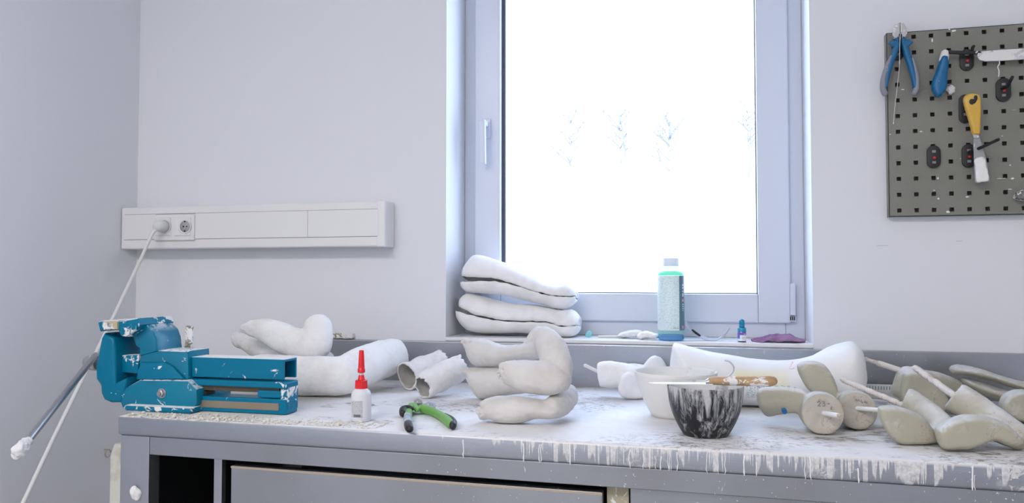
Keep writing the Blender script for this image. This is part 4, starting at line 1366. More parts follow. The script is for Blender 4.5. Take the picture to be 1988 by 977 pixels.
# split grey cast at the back right and the last sole beside it
yg = 1.92
sg = thing('split_cast', 'long grey-green split cast lying at the back by the upstand', 'plaster cast', (W(1900, 760, yg).x, yg, TABLE_Z), None)
bm = new()
inflate(bm, C7((1480, 345), (1560, 362), (1680, 400), (1800, 432), (1900, 440), (2040, 470), (2060, 560), (1940, 560), (1800, 530), (1660, 480), (1540, 430), (1480, 390)), yg, .040, 16, .035, stepp=3.2)
bm = fused(bm, .003, 2); rough(bm, .0018, 30, .0006, 120)
dzg = settle(bm, TABLE_Z + .0004); print('SETTLE split', dzg)
lo_ = obj('lower_half', bm, 'grey', sg)
bm = new()
inflate(bm, C7((1388, 300), (1410, 268), (1450, 258), (1560, 278), (1700, 322), (1850, 368), (2000, 400), (2070, 430), (2060, 470), (1950, 450), (1800, 415), (1650, 368), (1500, 338), (1420, 326)), yg, .042, 14, .036, stepp=3.2)
bm = fused(bm, .003, 2); rough(bm, .0018, 30, .0006, 120)
for v in bm.verts: v.co.z += dzg + .002
obj('upper_half', bm, 'grey', sg)
ys7 = Yt(1975, 826) + .02
t7, dz7 = grey_model('grey-green foot model at the far right, behind the large front one',
    [(C7((1808, 515), (1830, 450), (1880, 412), (1960, 398), (2060, 420), (2120, 500), (2110, 600), (2000, 625), (1900, 606), (1830, 560)), ys7, .012, 10, .05, (.0002, 0))],
    [([(*C7((1980, 500))[0], ys7 + .03, 26), (*C7((2080, 500))[0], ys7 + .07, 24)], dict(ratio=.9))])
# folding ruler by the upstand
yr = BB - .030
bm = new()
a, b = T(1672, 772), T(1760, 772)
rx0, rx1 = W(1672, 760, yr).x, W(1760, 760, yr).x
ru = thing('ruler', 'pale ruler with a row of marks standing against the upstand', 'ruler', ((rx0+rx1)/2, yr, TABLE_Z))
zr1 = W(1712, 747, yr).z
obj('ruler_body', box(new(), (rx0, yr, TABLE_Z + .0004), (rx1, yr + .005, max(zr1, TABLE_Z + .02)), .0008), simple('dusty_ruler', (.66, .66, .63), .6, var=((.76, .76, .74), 30, .45, .6)), ru, True)
bm = new()
for i in range(15):
    x = rx0 + .006 + i*(rx1-rx0-.012)/14
    box(bm, (x, yr - .0005, max(zr1, TABLE_Z+.02) - .012), (x + .0012, yr + .0005, max(zr1, TABLE_Z+.02) - .004))
obj('scale_mark', bm, simple('ruler_ink', (.12, .11, .10), .7), ru, True)

clear_of(t2, [t1, lg], (0, 1, 0)); clear_of(t3, [t1, t2], (.5, .2, 0)); clear_of(t4, [t3], (.3, -.6, 0))
clear_of(t5, [t3, t4, lg], (.2, 1, 0)); clear_of(t7, [t4], (.4, 1, 0)); clear_of(sg, [t5, t4, t7, lg], (.6, .5, 0))
sh_ = clear_of(lg, [t1, t2, t5, bb, wb_], (0, 1, 0), .004, .2)
print('SETTLE lg moved', sh_)
lg.data.materials[0] = scribbled(yl - .062 + sh_, dzl)

# ================================================================== things on the bench front
# glue bottle
gc = T(701, 821); gs = PXM(701, 821, gc.y)
gcy = gc.y + 19/gs
gb = Vector((W(701, 815, gcy).x, gcy, TABLE_Z + .0003)); s = PXM(701, 790, gcy)
def gz(py): return W(701, py, gcy).z - gb.z
gl_ = thing('glue_bottle', 'small white glue bottle with red nozzle cap', 'glue bottle', gb)
def translucent(name, col, alpha=.5, rough_=.3):
    k = NT(name)
    tl = k.n('ShaderNodeBsdfTranslucent'); tl.inputs[0].default_value = (*col, 1)
    mx = k.n('ShaderNodeMixShader'); mx.inputs[0].default_value = alpha
    k.base(col); k.set('Roughness', rough_)
    k.l(k.b.outputs[0], mx.inputs[1]); k.l(tl.outputs[0], mx.inputs[2])
    k.l(mx.outputs[0], k.t.nodes['Material Output'].inputs[0])
    return k.m
def clear(name, col, diff=.25, gloss=.06):
    k = NT(name)
    tr = k.n('ShaderNodeBsdfTransparent'); tr.inputs[0].default_value = (*col, 1)
    mx = k.n('ShaderNodeMixShader'); mx.inputs[0].default_value = diff
    k.base(col); k.set('Roughness', .12)
    k.l(tr.outputs[0], mx.inputs[1]); k.l(k.b.outputs[0], mx.inputs[2])
    k.l(mx.outputs[0], k.t.nodes['Material Output'].inputs[0])
    return k.m
M['cloudy'] = translucent('cloudy_white_plastic', (.86, .87, .89), .25)
r = 19.5/s
bm = new()
lathe(bm, gb, [(r*.90, 0), (r*.98, .0015), (r, .004), (r, gz(772)), (r*.97, gz(765)), (r*.86, gz(759)), (r*.60, gz(755)), (r*.56, gz(752))], 44)
obj('bottle_body', bm, 'cloudy', gl_)
def label_mat(name, paper, ink, rows, cols, thr=.5, lo=-1, hi=1):
    """lines of fine unreadable print across a paper label"""
    k = NT(name)
    uv = k.co('UV'); xyz = k.sep(uv)
    u, v = xyz[0], xyz[1]
    row = k.math('FRACT', k.math('MULTIPLY', v, rows))
    rb = k.math('MULTIPLY', k.ramp(row, .28, .34), k.ramp(row, .74, .68))
    mp = k.n('ShaderNodeMapping'); mp.inputs['Scale'].default_value = (cols, rows, 1); k.l(uv, mp.inputs[0])
    fl = k.n('ShaderNodeVectorMath'); fl.operation = 'FLOOR'; k.l(mp.outputs[0], fl.inputs[0])
    wn_ = k.n('ShaderNodeTexWhiteNoise'); k.l(fl.outputs[0], wn_.inputs['Vector'])
    m = k.math('MULTIPLY', rb, k.ramp(wn_.outputs['Value'], thr, thr + .02))
    c = k.mix(m, paper, ink)
    k.base(c); k.set('Roughness', .4)
    tl = k.n('ShaderNodeBsdfTranslucent'); k.l(c, tl.inputs[0])
    mx = k.n('ShaderNodeMixShader'); mx.inputs[0].default_value = .22
    k.l(k.b.outputs[0], mx.inputs[1]); k.l(tl.outputs[0], mx.inputs[2])
    k.l(mx.outputs[0], k.t.nodes['Material Output'].inputs[0])
    return k.m
def wrap_label(c, rad, z0, z1, a0, a1, mat, name, parent, n=18):
    """label bent round the bottle between two angles (0 = towards the room)"""
    bm = new(); uvl = bm.loops.layers.uv.new('UVMap')
    rows = []
    for z in (z0, z1):
        rows.append([bm.verts.new(Vector(c) + Vector((rad*math.sin(a), -rad*math.cos(a), z))) for a in [a0 + (a1-a0)*i/n for i in range(n+1)]])
    for i in range(n):
        f = bm.faces.new((rows[0][i], rows[0][i+1], rows[1][i+1], rows[1][i])); f.smooth = True
        for lp, (uu, vv) in zip(f.loops, ((i/n, 0), ((i+1)/n, 0), ((i+1)/n, 1), (i/n, 1))): lp[uvl].uv = (uu, vv)
    return obj(name, bm, mat, parent)
VA = math.atan2(-gb.x, gb.y)             # angle at which the bottle faces the lens
lab = wrap_label(gb, r + .0003, gz(808), gz(776), R(-62) + VA, R(8) + VA, label_mat('grey_print_label', (.66, .66, .66), (.42, .43, .44), 15, 26, .42), 'label', gl_)
bar_m = simple('barcode_ink', (.16, .17, .2), .5)
bm = new()
for i in range(14):
    a = R(-42) + VA + i*R(2.9)
    w_ = .0009 if i % 3 else .0015
    c = gb + Vector(((r+.0006)*math.sin(a), -(r+.0006)*math.cos(a), 0))
    box(bm, (c.x - w_*.45, c.y - .0002, gb.z + gz(807)), (c.x + w_*.45, c.y + .0004, gb.z + gz(802)))
obj('barcode', bm, bar_m, lab)
M['redcap'] = simple('red_cap_plastic', (.75, .012, .02), .3)
bm = new()
n = 22
def ribbed(z0, z1, r0, r1, n=22, depth=.0006):
    bm = new(); rings = []
    for z, rr_ in ((z0, r0*.96), (z0 + .0008, r0), (z1 - .001, r1), (z1, r1*.9)):
        rings.append([bm.verts.new(gb + Vector(((rr_ + (depth if k_ % 2 else 0))*math.cos(2*math.pi*k_/(2*n)), (rr_ + (depth if k_ % 2 else 0))*math.sin(2*math.pi*k_/(2*n)), z))) for k_ in range(2*n)])
    for a, b in zip(rings, rings[1:]):
        for k_ in range(2*n): bm.faces.new((a[k_], a[(k_+1) % (2*n)], b[(k_+1) % (2*n)], b[k_]))
    bm.faces.new(rings[0][::-1]); bm.faces.new(rings[-1])
    return bm
cap = obj('screw_cap', ribbed(gz(755), gz(738), 11.3/s, 10.9/s), 'redcap', gl_, True)
bm = new()
lathe(bm, gb, [(7.2/s, gz(738)), (6.8/s, gz(737)), (5.4/s, gz(729)), (5.2/s, gz(728.5))], 24)
obj('cap_neck', bm, 'redcap', cap)
bm = new()
lathe(bm, gb, [(4.2/s, gz(729.5)), (4.0/s, gz(722))], 24)
obj('nozzle', bm, 'cloudy', gl_)
bm = new()
lathe(bm, gb, [(7.0/s, gz(723.5)), (7.3/s, gz(722)), (7.2/s, gz(716.5)), (6.4/s, gz(715.5)), (6.2/s, gz(714)), (5.6/s, gz(700)), (4.7/s, gz(681.5)), (4.2/s, gz(680.3)), (0.3/s, gz(680))], 28)
obj('nozzle_cap', bm, 'redcap', gl_)

# green pliers lying open
def PT(u, v, z): return T(*C4((u, v))[0], TABLE_Z + z)
M['green'] = simple('green_grip', (.16, .40, .09), .45, splat=(60, .70))
M['grip_black'] = simple('black_grip', (.015, .017, .02), .5)
M['grip_grey'] = simple('dusty_grey_grip', (.28, .33, .40), .6, var=((.5, .53, .56), 60, .45, .6))
plc = PT(290, 700, 0)
pg_ = thing('pliers', 'small pliers with green and black grips lying open on the bench', 'pliers', (plc.x, plc.y, TABLE_Z))
def grip(name, pts, mat, parent=pg_, zr=1.0, cap='round', n=18):
    w = []
    for u, v, z, rr_ in pts:
        p = PT(u, v, z*.001); w.append((*p, rr_*.001))
    q = spline(w, n)
    bm = new()
    loft(bm, [Vector(a[:3]) for a in q], [(a[3], a[3]*zr) for a in q], Vector((0, 0, 1)), 18, cap, cap, 2.4)
    return obj(name, bm, mat, parent)
g1 = grip('handle_grip', [(285, 718, 11, 5), (262, 690, 11.5, 7), (238, 690, 11, 7.5), (222, 720, 10, 7.5), (212, 768, 9, 7.5)], 'green')
grip('grip_sleeve', [(210, 762, 9, 7.6), (208, 800, 8.5, 7.8), (214, 832, 8.3, 7.6)], 'grip_grey', g1)
grip('grip_end', [(213, 830, 8.3, 7.9), (219, 852, 8.2, 8.0), (225, 866, 8.2, 7.0)], 'grip_black', g1)
grip('grip_inlay', [(238, 706, 16, 5), (205, 708, 14, 8), (180, 722, 11, 9.5), (172, 742, 9, 7.5)], 'grip_black', g1)
g2 = grip('handle_grip', [(300, 712, 11, 5), (325, 700, 11.5, 8), (345, 712, 11, 9), (400, 728, 10, 8), (460, 758, 9, 8), (515, 795, 8.5, 8.5), (550, 830, 8.4, 8)], 'green')
grip('grip_end', [(500, 760, 9.5, 5), (540, 785, 9.0, 6.5), (568, 815, 8.6, 7.2), (566, 842, 8.4, 6.8)], 'grip_black', g2)
grip('grip_inlay', [(352, 690, 12, 7), (385, 684, 11.5, 8), (408, 696, 10.5, 6)], 'grip_grey', g2)
bm = new()
hd = PT(292, 706, 0); tip = PT(272, 640, 0)
dirn = Vector((tip.x - hd.x, tip.y - hd.y, 0)).normalized()
sdv = Vector((dirn.y, -dirn.x, 0))
hpt = Vector((hd.x, hd.y, TABLE_Z + .006))
prism(bm, [hpt - dirn*.010 - sdv*.007, hpt - dirn*.010 + sdv*.007, hpt + dirn*.004 + sdv*.010, hpt + dirn*.020 + sdv*.0085, hpt + dirn*.042 + sdv*.0025, hpt + dirn*.042 - sdv*.0025, hpt + dirn*.020 - sdv*.0085, hpt + dirn*.004 - sdv*.010], (0, 0, .009), .0015)
hdo = obj('jaw', bm, 'steel', pg_, True)
bm = new(); lathe(bm, hpt + Vector((0, 0, .009)), [(.0052, 0), (.0052, .0012), (.004, .0016)], 20)
obj('pivot', bm, 'steel_dirty', hdo)

# ================================================================== things on the sill
def C8(u, v): return (1260 + .21491*u, 480 + .21491*v)
# mouthwash-type bottle
def SY_at(px, py): return T(px, py, SILL_Z).y
bx_c = SY_at(1303, 664)
s = PXM(1303, 660, bx_c)
r = 25.3/s
byc = max(bx_c, WALL_Y + .004) + r
s = PXM(1303, 600, byc); r = 25.3/s
bt = Vector((W(1303, 660, byc).x, byc, SILL_Z + .0004))
zfix = bt.z - W(1303, 664 - 3, byc).z
def bz(py): return W(1303, py, byc).z - bt.z + zfix
bo = thing('bottle', 'tall clear bottle with white cap and blue-green liquid on the sill', 'bottle', bt)
M['clear_teal'] = clear('clear_green_plastic', (.74, .95, .89), .16)
M['green_foam'] = clear('green_foam', (.40, .82, .62), .5)
M['blue_liquid'] = clear('blue_liquid', (.04, .50, .90), .28)
M['clear_white'] = clear('clear_plastic_neck', (.86, .97, .95), .25)
bm = new()
lathe(bm, bt, [(r*.90, 0), (r*.98, .0018), (r, .005), (r, bz(534)), (r*.97, bz(530)), (r*.86, bz(527.5)), (r*.62, bz(526)), (r*.56, bz(525)), (r*.54, bz(519))], 56)
obj('bottle_body', bm, 'clear_teal', bo)
bm = new(); lathe(bm, bt, [(r*.88, .0012), (r*.955, .005), (r*.955, bz(650.5)), (r*.5, bz(650.4))], 48)
obj('liquid', bm, 'blue_liquid', bo)
bm = new()
lathe(bm, bt, [(r*.955, bz(535.5)), (r*.955, bz(532)), (r*.86, bz(529)), (r*.6, bz(527.2)), (r*.3, bz(527))], 48)
rough(bm, .0012, 120)
obj('foam_film', bm, 'green_foam', bo)
bm = new(); lathe(bm, bt, [(r*.555, bz(521)), (r*.60, bz(520.8)), (r*.60, bz(519)), (r*.555, bz(518.6)), (r*.555, bz(516))], 40)
obj('neck_ring', bm, 'clear_white', bo)
bm = new()
rings = []
N = 60
for z, f_ in ((bz(517.5), .98), (bz(516.8), 1.0), (bz(503), .99), (bz(501.8), .94), (bz(501.4), .5)):
    rings.append([bm.verts.new(bt + Vector((r*.60*f_*(1 + .012*(k_ % 2))*math.cos(2*math.pi*k_/N), r*.60*f_*(1 + .012*(k_ % 2))*math.sin(2*math.pi*k_/N), z))) for k_ in range(N)])
for a, b in zip(rings, rings[1:]):
    for k_ in range(N): bm.faces.new((a[k_], a[(k_+1) % N], b[(k_+1) % N], b[k_]))
bm.faces.new(rings[0][::-1]); bm.faces.new(rings[-1])
obj('cap', bm, translucent('white_cap', (.84, .84, .86), .4), bo)
VB = math.atan2(-bt.x, bt.y)
l1 = wrap_label(bt, r + .0004, bz(641), bz(536), R(-96) + VB, R(38) + VB, label_mat('pale_print_label', (.84, .87, .86), (.60, .66, .66), 44, 34, .62), 'back_label', bo, 24)
l2 = wrap_label(bt, r + .0005, bz(641), bz(536), R(38) + VB, R(150) + VB, simple('slate_label', (.10, .20, .25), .4), 'front_label', bo, 20)
# marks on the slate label seen edge on: white and pink blocks of upright lettering
bm = new()
def on_bottle(bmx, a0, a1, py0, py1):
    n = 4; rows = []
    for py in (py1, py0): rows.append([bmx.verts.new(bt + Vector(((r+.0010)*math.sin(a0 + (a1-a0)*i/n + VB), -(r+.0010)*math.cos(a0 + (a1-a0)*i/n + VB), bz(py)))) for i in range(n+1)])
    for i in range(n): bmx.faces.new((rows[0][i], rows[0][i+1], rows[1][i+1], rows[1][i]))
for y0, y1 in ((552, 556), (558, 561), (565, 567), (570, 576), (590, 592), (594, 596), (598, 600), (602, 603)): on_bottle(bm, R(55), R(66), y0, y1)
obj('lettering', bm, simple('white_print', (.75, .78, .8), .5), l2)
for y0, y1 in ((581, 586), (632, 638)):
    bm2 = new(); on_bottle(bm2, R(53), R(66), y0, y1)
    obj('emblem', bm2, simple('pink_print', (.75, .40, .42), .5), l2)
# the volume line at the foot of the pale label
def text_on(bmx, txt, size):
    cu = bpy.data.curves.new('t', 'FONT'); cu.body = txt; cu.size = size
    o = bpy.data.objects.new('t', cu); COL.objects.link(o)
    dg = bpy.context.evaluated_depsgraph_get()
    me = bpy.data.meshes.new_from_object(o.evaluated_get(dg))
    bmx.from_mesh(me); bpy.data.objects.remove(o); bpy.data.curves.remove(cu); bpy.data.meshes.remove(me)
bm = new(); text_on(bm, '500 ml', .0056)
for v in bm.verts:
    a = R(8) + VB + v.co.x/r
    v.co = bt + Vector(((r+.0008)*math.sin(a), -(r+.0008)*math.cos(a), bz(637.5) + v.co.y))
obj('volume_print', bm, simple('grey_ink', (.16, .2, .21), .5), l1)

# curved metal strip
yS = WALL_Y + .045
path = [(1331, 628, .016), (1338, 637, .017), (1348, 647, .016), (1360, 655, .014), (1374, 660, .011), (1388, 661, .009), (1400, 657, .007), (1410, 649, .005), (1417, 639, .0025)]
q = spline([(*W(x, y, yS), w) for x, y, w in path], 40)
bm = new(); rows = []
for i, (x, y, z, w) in enumerate(q):
    tz = Vector(q[min(i+1, 39)][:3]) - Vector(q[max(i-1, 0)][:3]); nrm = Vector((-tz.z, 0, tz.x)).normalized()*.0007
    p = Vector((x, y, z))
    rows.append([bm.verts.new(p + Vector((0, -w, -w*.25)) + nrm), bm.verts.new(p + Vector((0, w, w*.25)) + nrm), bm.verts.new(p + Vector((0, w, w*.25)) - nrm), bm.verts.new(p + Vector((0, -w, -w*.25)) - nrm)])
for a, b in zip(rows, rows[1:]):
    for k_ in range(4): bm.faces.new((a[k_], a[(k_+1) % 4], b[(k_+1) % 4], b[k_]))
bm.faces.new(rows[0][::-1]); bm.faces.new(rows[-1])
bmesh.ops.recalc_face_normals(bm, faces=bm.faces[:])
for f in bm.faces: f.smooth = True
dzs = settle(bm, SILL_Z + .0004)
st_ = thing('metal_strip', 'curved strip of dull sheet metal curling up beside the tall bottle', 'metal strip', (W(1375, 655, yS).x, yS, SILL_Z))
obj('strip_body', bm, simple('dull_sheet_metal', (.40, .41, .45), .38, .9, splat=(55, .66)), st_, angle=40)
bm = new()
a_, b_ = Vector(q[8][:3]), Vector(q[14][:3])
up_ = Vector((.35, 0, .94))*.0012
tube(bm, [a_ + Vector((0, -.004, dzs)) + up_, b_ + Vector((0, -.004, dzs)) + up_], .0024, 10, 'round')
obj('slot', bm, 'black', st_)

# little dropper bottle
s = PXM(1440, 664, WALL_Y + .03); dr_ = 7.9/s
dy = WALL_Y + .008 + dr_ + .006
db = Vector((W(1440.5, 664, dy).x, dy, SILL_Z + .0004))
s = PXM(1440, 650, dy)
fz = db.z - W(1440, 666.5, dy).z
def dz_(py): return W(1440, py, dy).z - db.z + fz
dp = thing('dropper_bottle', 'tiny blue dropper bottle with purple and white label on the sill', 'dropper bottle', db)
bm = new(); lathe(bm, db, [(dr_*.92, 0), (dr_, .001), (dr_, dz_(641.5)), (dr_*.9, dz_(639.5)), (dr_*.62, dz_(638))], 32)
bd = obj('bottle_body', bm, simple('dark_blue_bottle', (.01, .06, .10), .25), dp)
bm = new(); lathe(bm, db, [(dr_*1.01, dz_(645.5)), (dr_*1.02, dz_(645)), (dr_*1.02, dz_(639.8)), (dr_*.93, dz_(639))], 32)
obj('shoulder_band', bm, simple('cyan_band', (.01, .30, .50), .35), bd)
bm = new(); lathe(bm, db, [(dr_*.66, dz_(639)), (dr_*.66, dz_(634.5)), (dr_*.60, dz_(634)), (dr_*.60, dz_(633.5)), (dr_*.66, dz_(633)), (dr_*.66, dz_(626)), (dr_*.5, dz_(623.5)), (dr_*.14, dz_(622))], 28)
obj('dropper_cap', bm, simple('blue_cap', (.005, .22, .36), .35), dp)
bm = new(); lathe(bm, db, [(dr_*.30, dz_(624)), (dr_*.16, dz_(620)), (dr_*.06, dz_(616.5))], 16)
obj('tip', bm, 'clear_white', dp)
VD = math.atan2(-db.x, db.y)
l_ = wrap_label(db, dr_ + .0003, dz_(664.5), dz_(645.5), R(-120) + VD, R(120) + VD, simple('white_label', (.80, .79, .83), .45), 'label', dp, 24)
wrap_label(db, dr_ + .0005, dz_(653), dz_(645.5), R(-120) + VD, R(120) + VD, label_mat('violet_print', (.20, .17, .55), (.75, .73, .85), 2, 12, .55), 'violet_print', l_, 24)
wrap_label(db, dr_ + .0005, dz_(660), dz_(653), R(-120) + VD, R(-28) + VD, simple('indigo_block', (.14, .16, .52), .45), 'indigo_block', l_, 10)
wrap_label(db, dr_ + .0006, dz_(659), dz_(657), R(2) + VD, R(34) + VD, label_mat('grey_line', (.80, .79, .83), (.3, .3, .36), 1, 9, .3), 'print_line', l_, 6)

# purple cloth
yP = WALL_Y + .055
bm = new()
from mathutils.geometry import delaunay_2d_cdt as CDT
xa, xb = W(1459, 658, yP).x, W(1563, 658, yP).x
nx, ny = 46, 22
G = [[None]*(ny+1) for _ in range(nx+1)]
Gb = [[None]*(ny+1) for _ in range(nx+1)]
off = Vector((3.1, 7.7, 1.3))
for i in range(nx+1):
    for j in range(ny+1):
        t, w_ = i/nx, j/ny
        wid = (.040*min(1, (t*6)**.6 + .12)*min(1, ((1-t)*4)**.5 + .12))
        x = xa + (xb-xa)*t + .004*noise.noise(Vector((w_*4, t*2, 5)))
        y = yP + (w_ - .5)*2*wid + .006*noise.noise(Vector((t*5, 2, w_)))
        h = .0145*math.exp(-((t-.38)/.28)**2) + .0135*math.exp(-((t-.72)/.22)**2) + .003
        h = h*(.35 + .65*math.sin(math.pi*min(1, max(0, w_)))) + .003*noise.noise(Vector((t*7, w_*3, 0)) + off) + .0016*noise.noise(Vector((t*19, w_*8, 0)) + off)
        G[i][j] = bm.verts.new((x, y, SILL_Z + max(h, .0022)))
        Gb[i][j] = bm.verts.new((x, y, SILL_Z + max(h - .0022, .0004)))
for i in range(nx):
    for j in range(ny):
        bm.faces.new((G[i][j], G[i+1][j], G[i+1][j+1], G[i][j+1]))
        bm.faces.new((Gb[i][j+1], Gb[i+1][j+1], Gb[i+1][j], Gb[i][j]))
for i in range(nx):
    bm.faces.new((Gb[i][0], Gb[i+1][0], G[i+1][0], G[i][0])); bm.faces.new((G[i][ny], G[i+1][ny], Gb[i+1][ny], Gb[i][ny]))
for j in range(ny):
    bm.faces.new((G[0][j], G[0][j+1], Gb[0][j+1], Gb[0][j])); bm.faces.new((Gb[nx][j], Gb[nx][j+1], G[nx][j+1], G[nx][j]))
for f in bm.faces: f.smooth = True
bmesh.ops.recalc_face_normals(bm, faces=bm.faces[:])
tag(obj('cloth', bm, simple('purple_suede', (.23, .12, .22), .95, var=((.34, .21, .33), 28, .4, .65), bump=(140, .6, .002), spec=.1)), 'crumpled purple cloth lying at the right end of the sill', 'cloth')

# bits of plaster and film on the sill
yW = WALL_Y + .075
def lump(name, pts, Y, depth, mat, label, cat, z=SILL_Z, amp=.003):
    bm = new(); inflate(bm, pts, Y, depth, 6, depth, stepp=2.2)
    bm = fused(bm, .0018, 1); rough(bm, amp, 60, .0012, 160); settle(bm, z + .0004)
    return tag(obj(name, bm, mat), label, cat)
lump('plaster_scrap', [(1198, 652), (1206, 645), (1222, 642), (1238, 641), (1246, 645), (1244, 653), (1226, 656), (1206, 656)], yW, .018, 'plaster_gauze', 'ragged white plaster scrap on the sill, farther from the tall bottle', 'plaster scrap')
lump('plaster_scrap', [(1238, 656), (1240, 648), (1250, 644), (1264, 646), (1276, 650), (1278, 657), (1266, 659), (1248, 659)], WALL_Y + .04, .016, 'plaster', 'smooth white plaster scrap on the sill touching the tall bottle', 'plaster scrap')
bm = new()
p0, p1 = W(1162, 647, yW), W(1200, 647, yW)
loft(bm, [p0, p0.lerp(p1, .5), p1], [(.0030, .004), (.0036, .005), (.0032, .005)], Vector((0, 1, 0)), 12, 'round', 'round')
rough(bm, .001, 110); settle(bm, SILL_Z + .0004)
tag(obj('chalk_stick', bm, simple('off_white_stick', (.72, .72, .66), .8)), 'thin off-white stick lying on the sill between teal film and plaster scrap', 'stick')
lump('plastic_film', [(1136, 648), (1138, 641), (1144, 638), (1149, 643), (1148, 650), (1140, 651)], yW, .006, clear('teal_film', (.45, .86, .86), .5), 'small crumpled scrap of teal film on the sill by the cast stack', 'film scrap', amp=.004)

# ================================================================== pegboard and its tools
PF = WALL_Y - .026
def CP(u, v): return (1680 + .44*u, 20 + .44*v)
PZ0 = W(1727, 421, PF).z
PX0 = W(1723.5, 250, PF).x
pitch = .038
hx0 = W(1745, 347, PF).x                  # first column
hz0 = W(1745, 409, PF).z                  # lowest row
NC, NR = 20, 12
pitz = (W(1771.5, 71.5, PF).z - hz0)/11
hs = .0049
PX1 = hx0 + pitch*(NC - .35)
PZ1 = hz0 + pitz*(NR - 1) + (W(1771, 61, PF).z - W(1771, 71.5, PF).z)
M['peg'] = simple('grey_olive_enamel', (.205, .205, .175), .45, var=((.225, .225, .195), 5, .4, .6), splat=(23, .735))
pb = thing('pegboard', 'grey-olive steel pegboard with square holes mounted on the wall', 'pegboard', ((PX0+PX1)/2, WALL_Y, PZ0))
bm = new()
xs = [PX0]; zs = [PZ0]
for i in range(NC): xs += [hx0 + i*pitch - hs, hx0 + i*pitch + hs]
for j in range(NR): zs += [hz0 + j*pitz - hs, hz0 + j*pitz + hs]
xs.append(PX1); zs.append(PZ1)
vg = {}
def vv(i, j, y):
    k_ = (i, j, y)
    if k_ not in vg: vg[k_] = bm.verts.new((xs[i], PF + y, zs[j]))
    return vg[k_]
t_ = .0015
for i in range(len(xs)-1):
    for j in range(len(zs)-1):
        hole = (i % 2 == 1) and (j % 2 == 1)
        if not hole:
            bm.faces.new((vv(i, j, 0), vv(i+1, j, 0), vv(i+1, j+1, 0), vv(i, j+1, 0)))
            bm.faces.new((vv(i, j+1, t_), vv(i+1, j+1, t_), vv(i+1, j, t_), vv(i, j, t_)))
        else:
            for (a, b) in (((i, j), (i+1, j)), ((i+1, j), (i+1, j+1)), ((i+1, j+1), (i, j+1)), ((i, j+1), (i, j))):
                bm.faces.new((vv(*a, 0), vv(*b, 0), vv(*b, t_), vv(*a, t_)))
box(bm, (PX0, PF, PZ0), (PX0 + .0015, WALL_Y - .0008, PZ1))
box(bm, (PX1 - .0015, PF, PZ0), (PX1, WALL_Y - .0008, PZ1))
box(bm, (PX0, PF, PZ0), (PX1, WALL_Y - .0008, PZ0 + .0015))
box(bm, (PX0, PF, PZ1 - .0015), (PX1, WALL_Y - .0008, PZ1))
bmesh.ops.recalc_face_normals(bm, faces=bm.faces[:])
obj('perforated_panel', bm, 'peg', pb, True)
obj('backing', box(new(), (PX0 + .003, WALL_Y - .004, PZ0 + .003), (PX1 - .003, WALL_Y - .001, PZ1 - .003)), 'peg', pb, True)
# hooks: black oval plate, red rivet, peg
HG = 'black hooks on the pegboard'
def hook(px, py, peg, label, h=40, w=20):
    c = W(px, py, PF - .001); s = PXM(px, py, PF)
    t = thing('peg_hook', label, 'hook', c, HG)
    bm = new()
    hw, hh = w/2/s, h/2/s
    pts = []
    for i in range(20):
        a = math.pi*i/19
        pts.append(Vector((c.x + hw*math.cos(a), PF - .0006, c.z + (hh - hw) + hw*math.sin(a))))
    for i in range(20):
        a = math.pi + math.pi*i/19
        pts.append(Vector((c.x + hw*math.cos(a), PF - .0006, c.z - (hh - hw) + hw*math.sin(a))))
    prism(bm, pts, (0, -.0062, 0), .0012)
    obj('plate', bm, 'black_dirty', t, angle=35)
    bm = new()
    box(bm, (c.x - .0042, PF - .0076, c.z - .0165), (c.x + .0042, PF - .0064, c.z - .0105), .0006)
    box(bm, (c.x - .0042, PF - .0076, c.z + .0095), (c.x + .0042, PF - .0064, c.z + .0155), .0006)
    obj('slot_tab', bm, simple('grey_tab', (.22, .22, .21), .5), t, True)
    bm = new()
    bmesh.ops.create_icosphere(bm, subdivisions=2, radius=.0033, matrix=Matrix.Translation((c.x + .001, PF - .0072, c.z - .0025)) @ Matrix.Diagonal((1, .5, 1, 1)))
    obj('rivet', bm, 'red', t)
    if peg:
        ps = [W(x, y, PF - d) for x, y, d in peg]
        q = spline([tuple(p) for p in ps], 14) if len(ps) > 2 else [tuple(p) for p in ps]
        bm = new(); tube(bm, [Vector(p) for p in q], .0036, 12, 'round')
        obj('peg', bm, 'black', t)
    return t
hook(1812, 305, None, 'lowest left black hook on the pegboard, its peg missing', 44, 24)
hook(1880, 303, [(1880, 296, .004), (1908, 285, .045), (1938, 271, .090)], 'black hook with a long peg behind the putty knife blade', 46, 24)
hook(1876, 117, [(1882, 104, .004), (1887, 104, .02), (1888, 94, .03), (1890, 90, .034)], 'black hook carrying the plaster saw', 42, 24)
hook(1947, 175, [(1944, 172, .004), (1956, 167, .03), (1962, 156, .05), (1965, 150, .055)], 'empty black hook with short upturned peg below the white blade', 46, 26)
hook(1873, 212, [(1877, 204, .004), (1888, 202, .034), (1894, 192, .042), (1894, 188, .043)], 'black hook holding the yellow putty knife', 56, 22)
hook(1742, 96, [(1744, 92, .004), (1746, 86, .022), (1748, 72, .032), (1748, 68, .034)], 'black hook behind the side cutters', 44, 20)
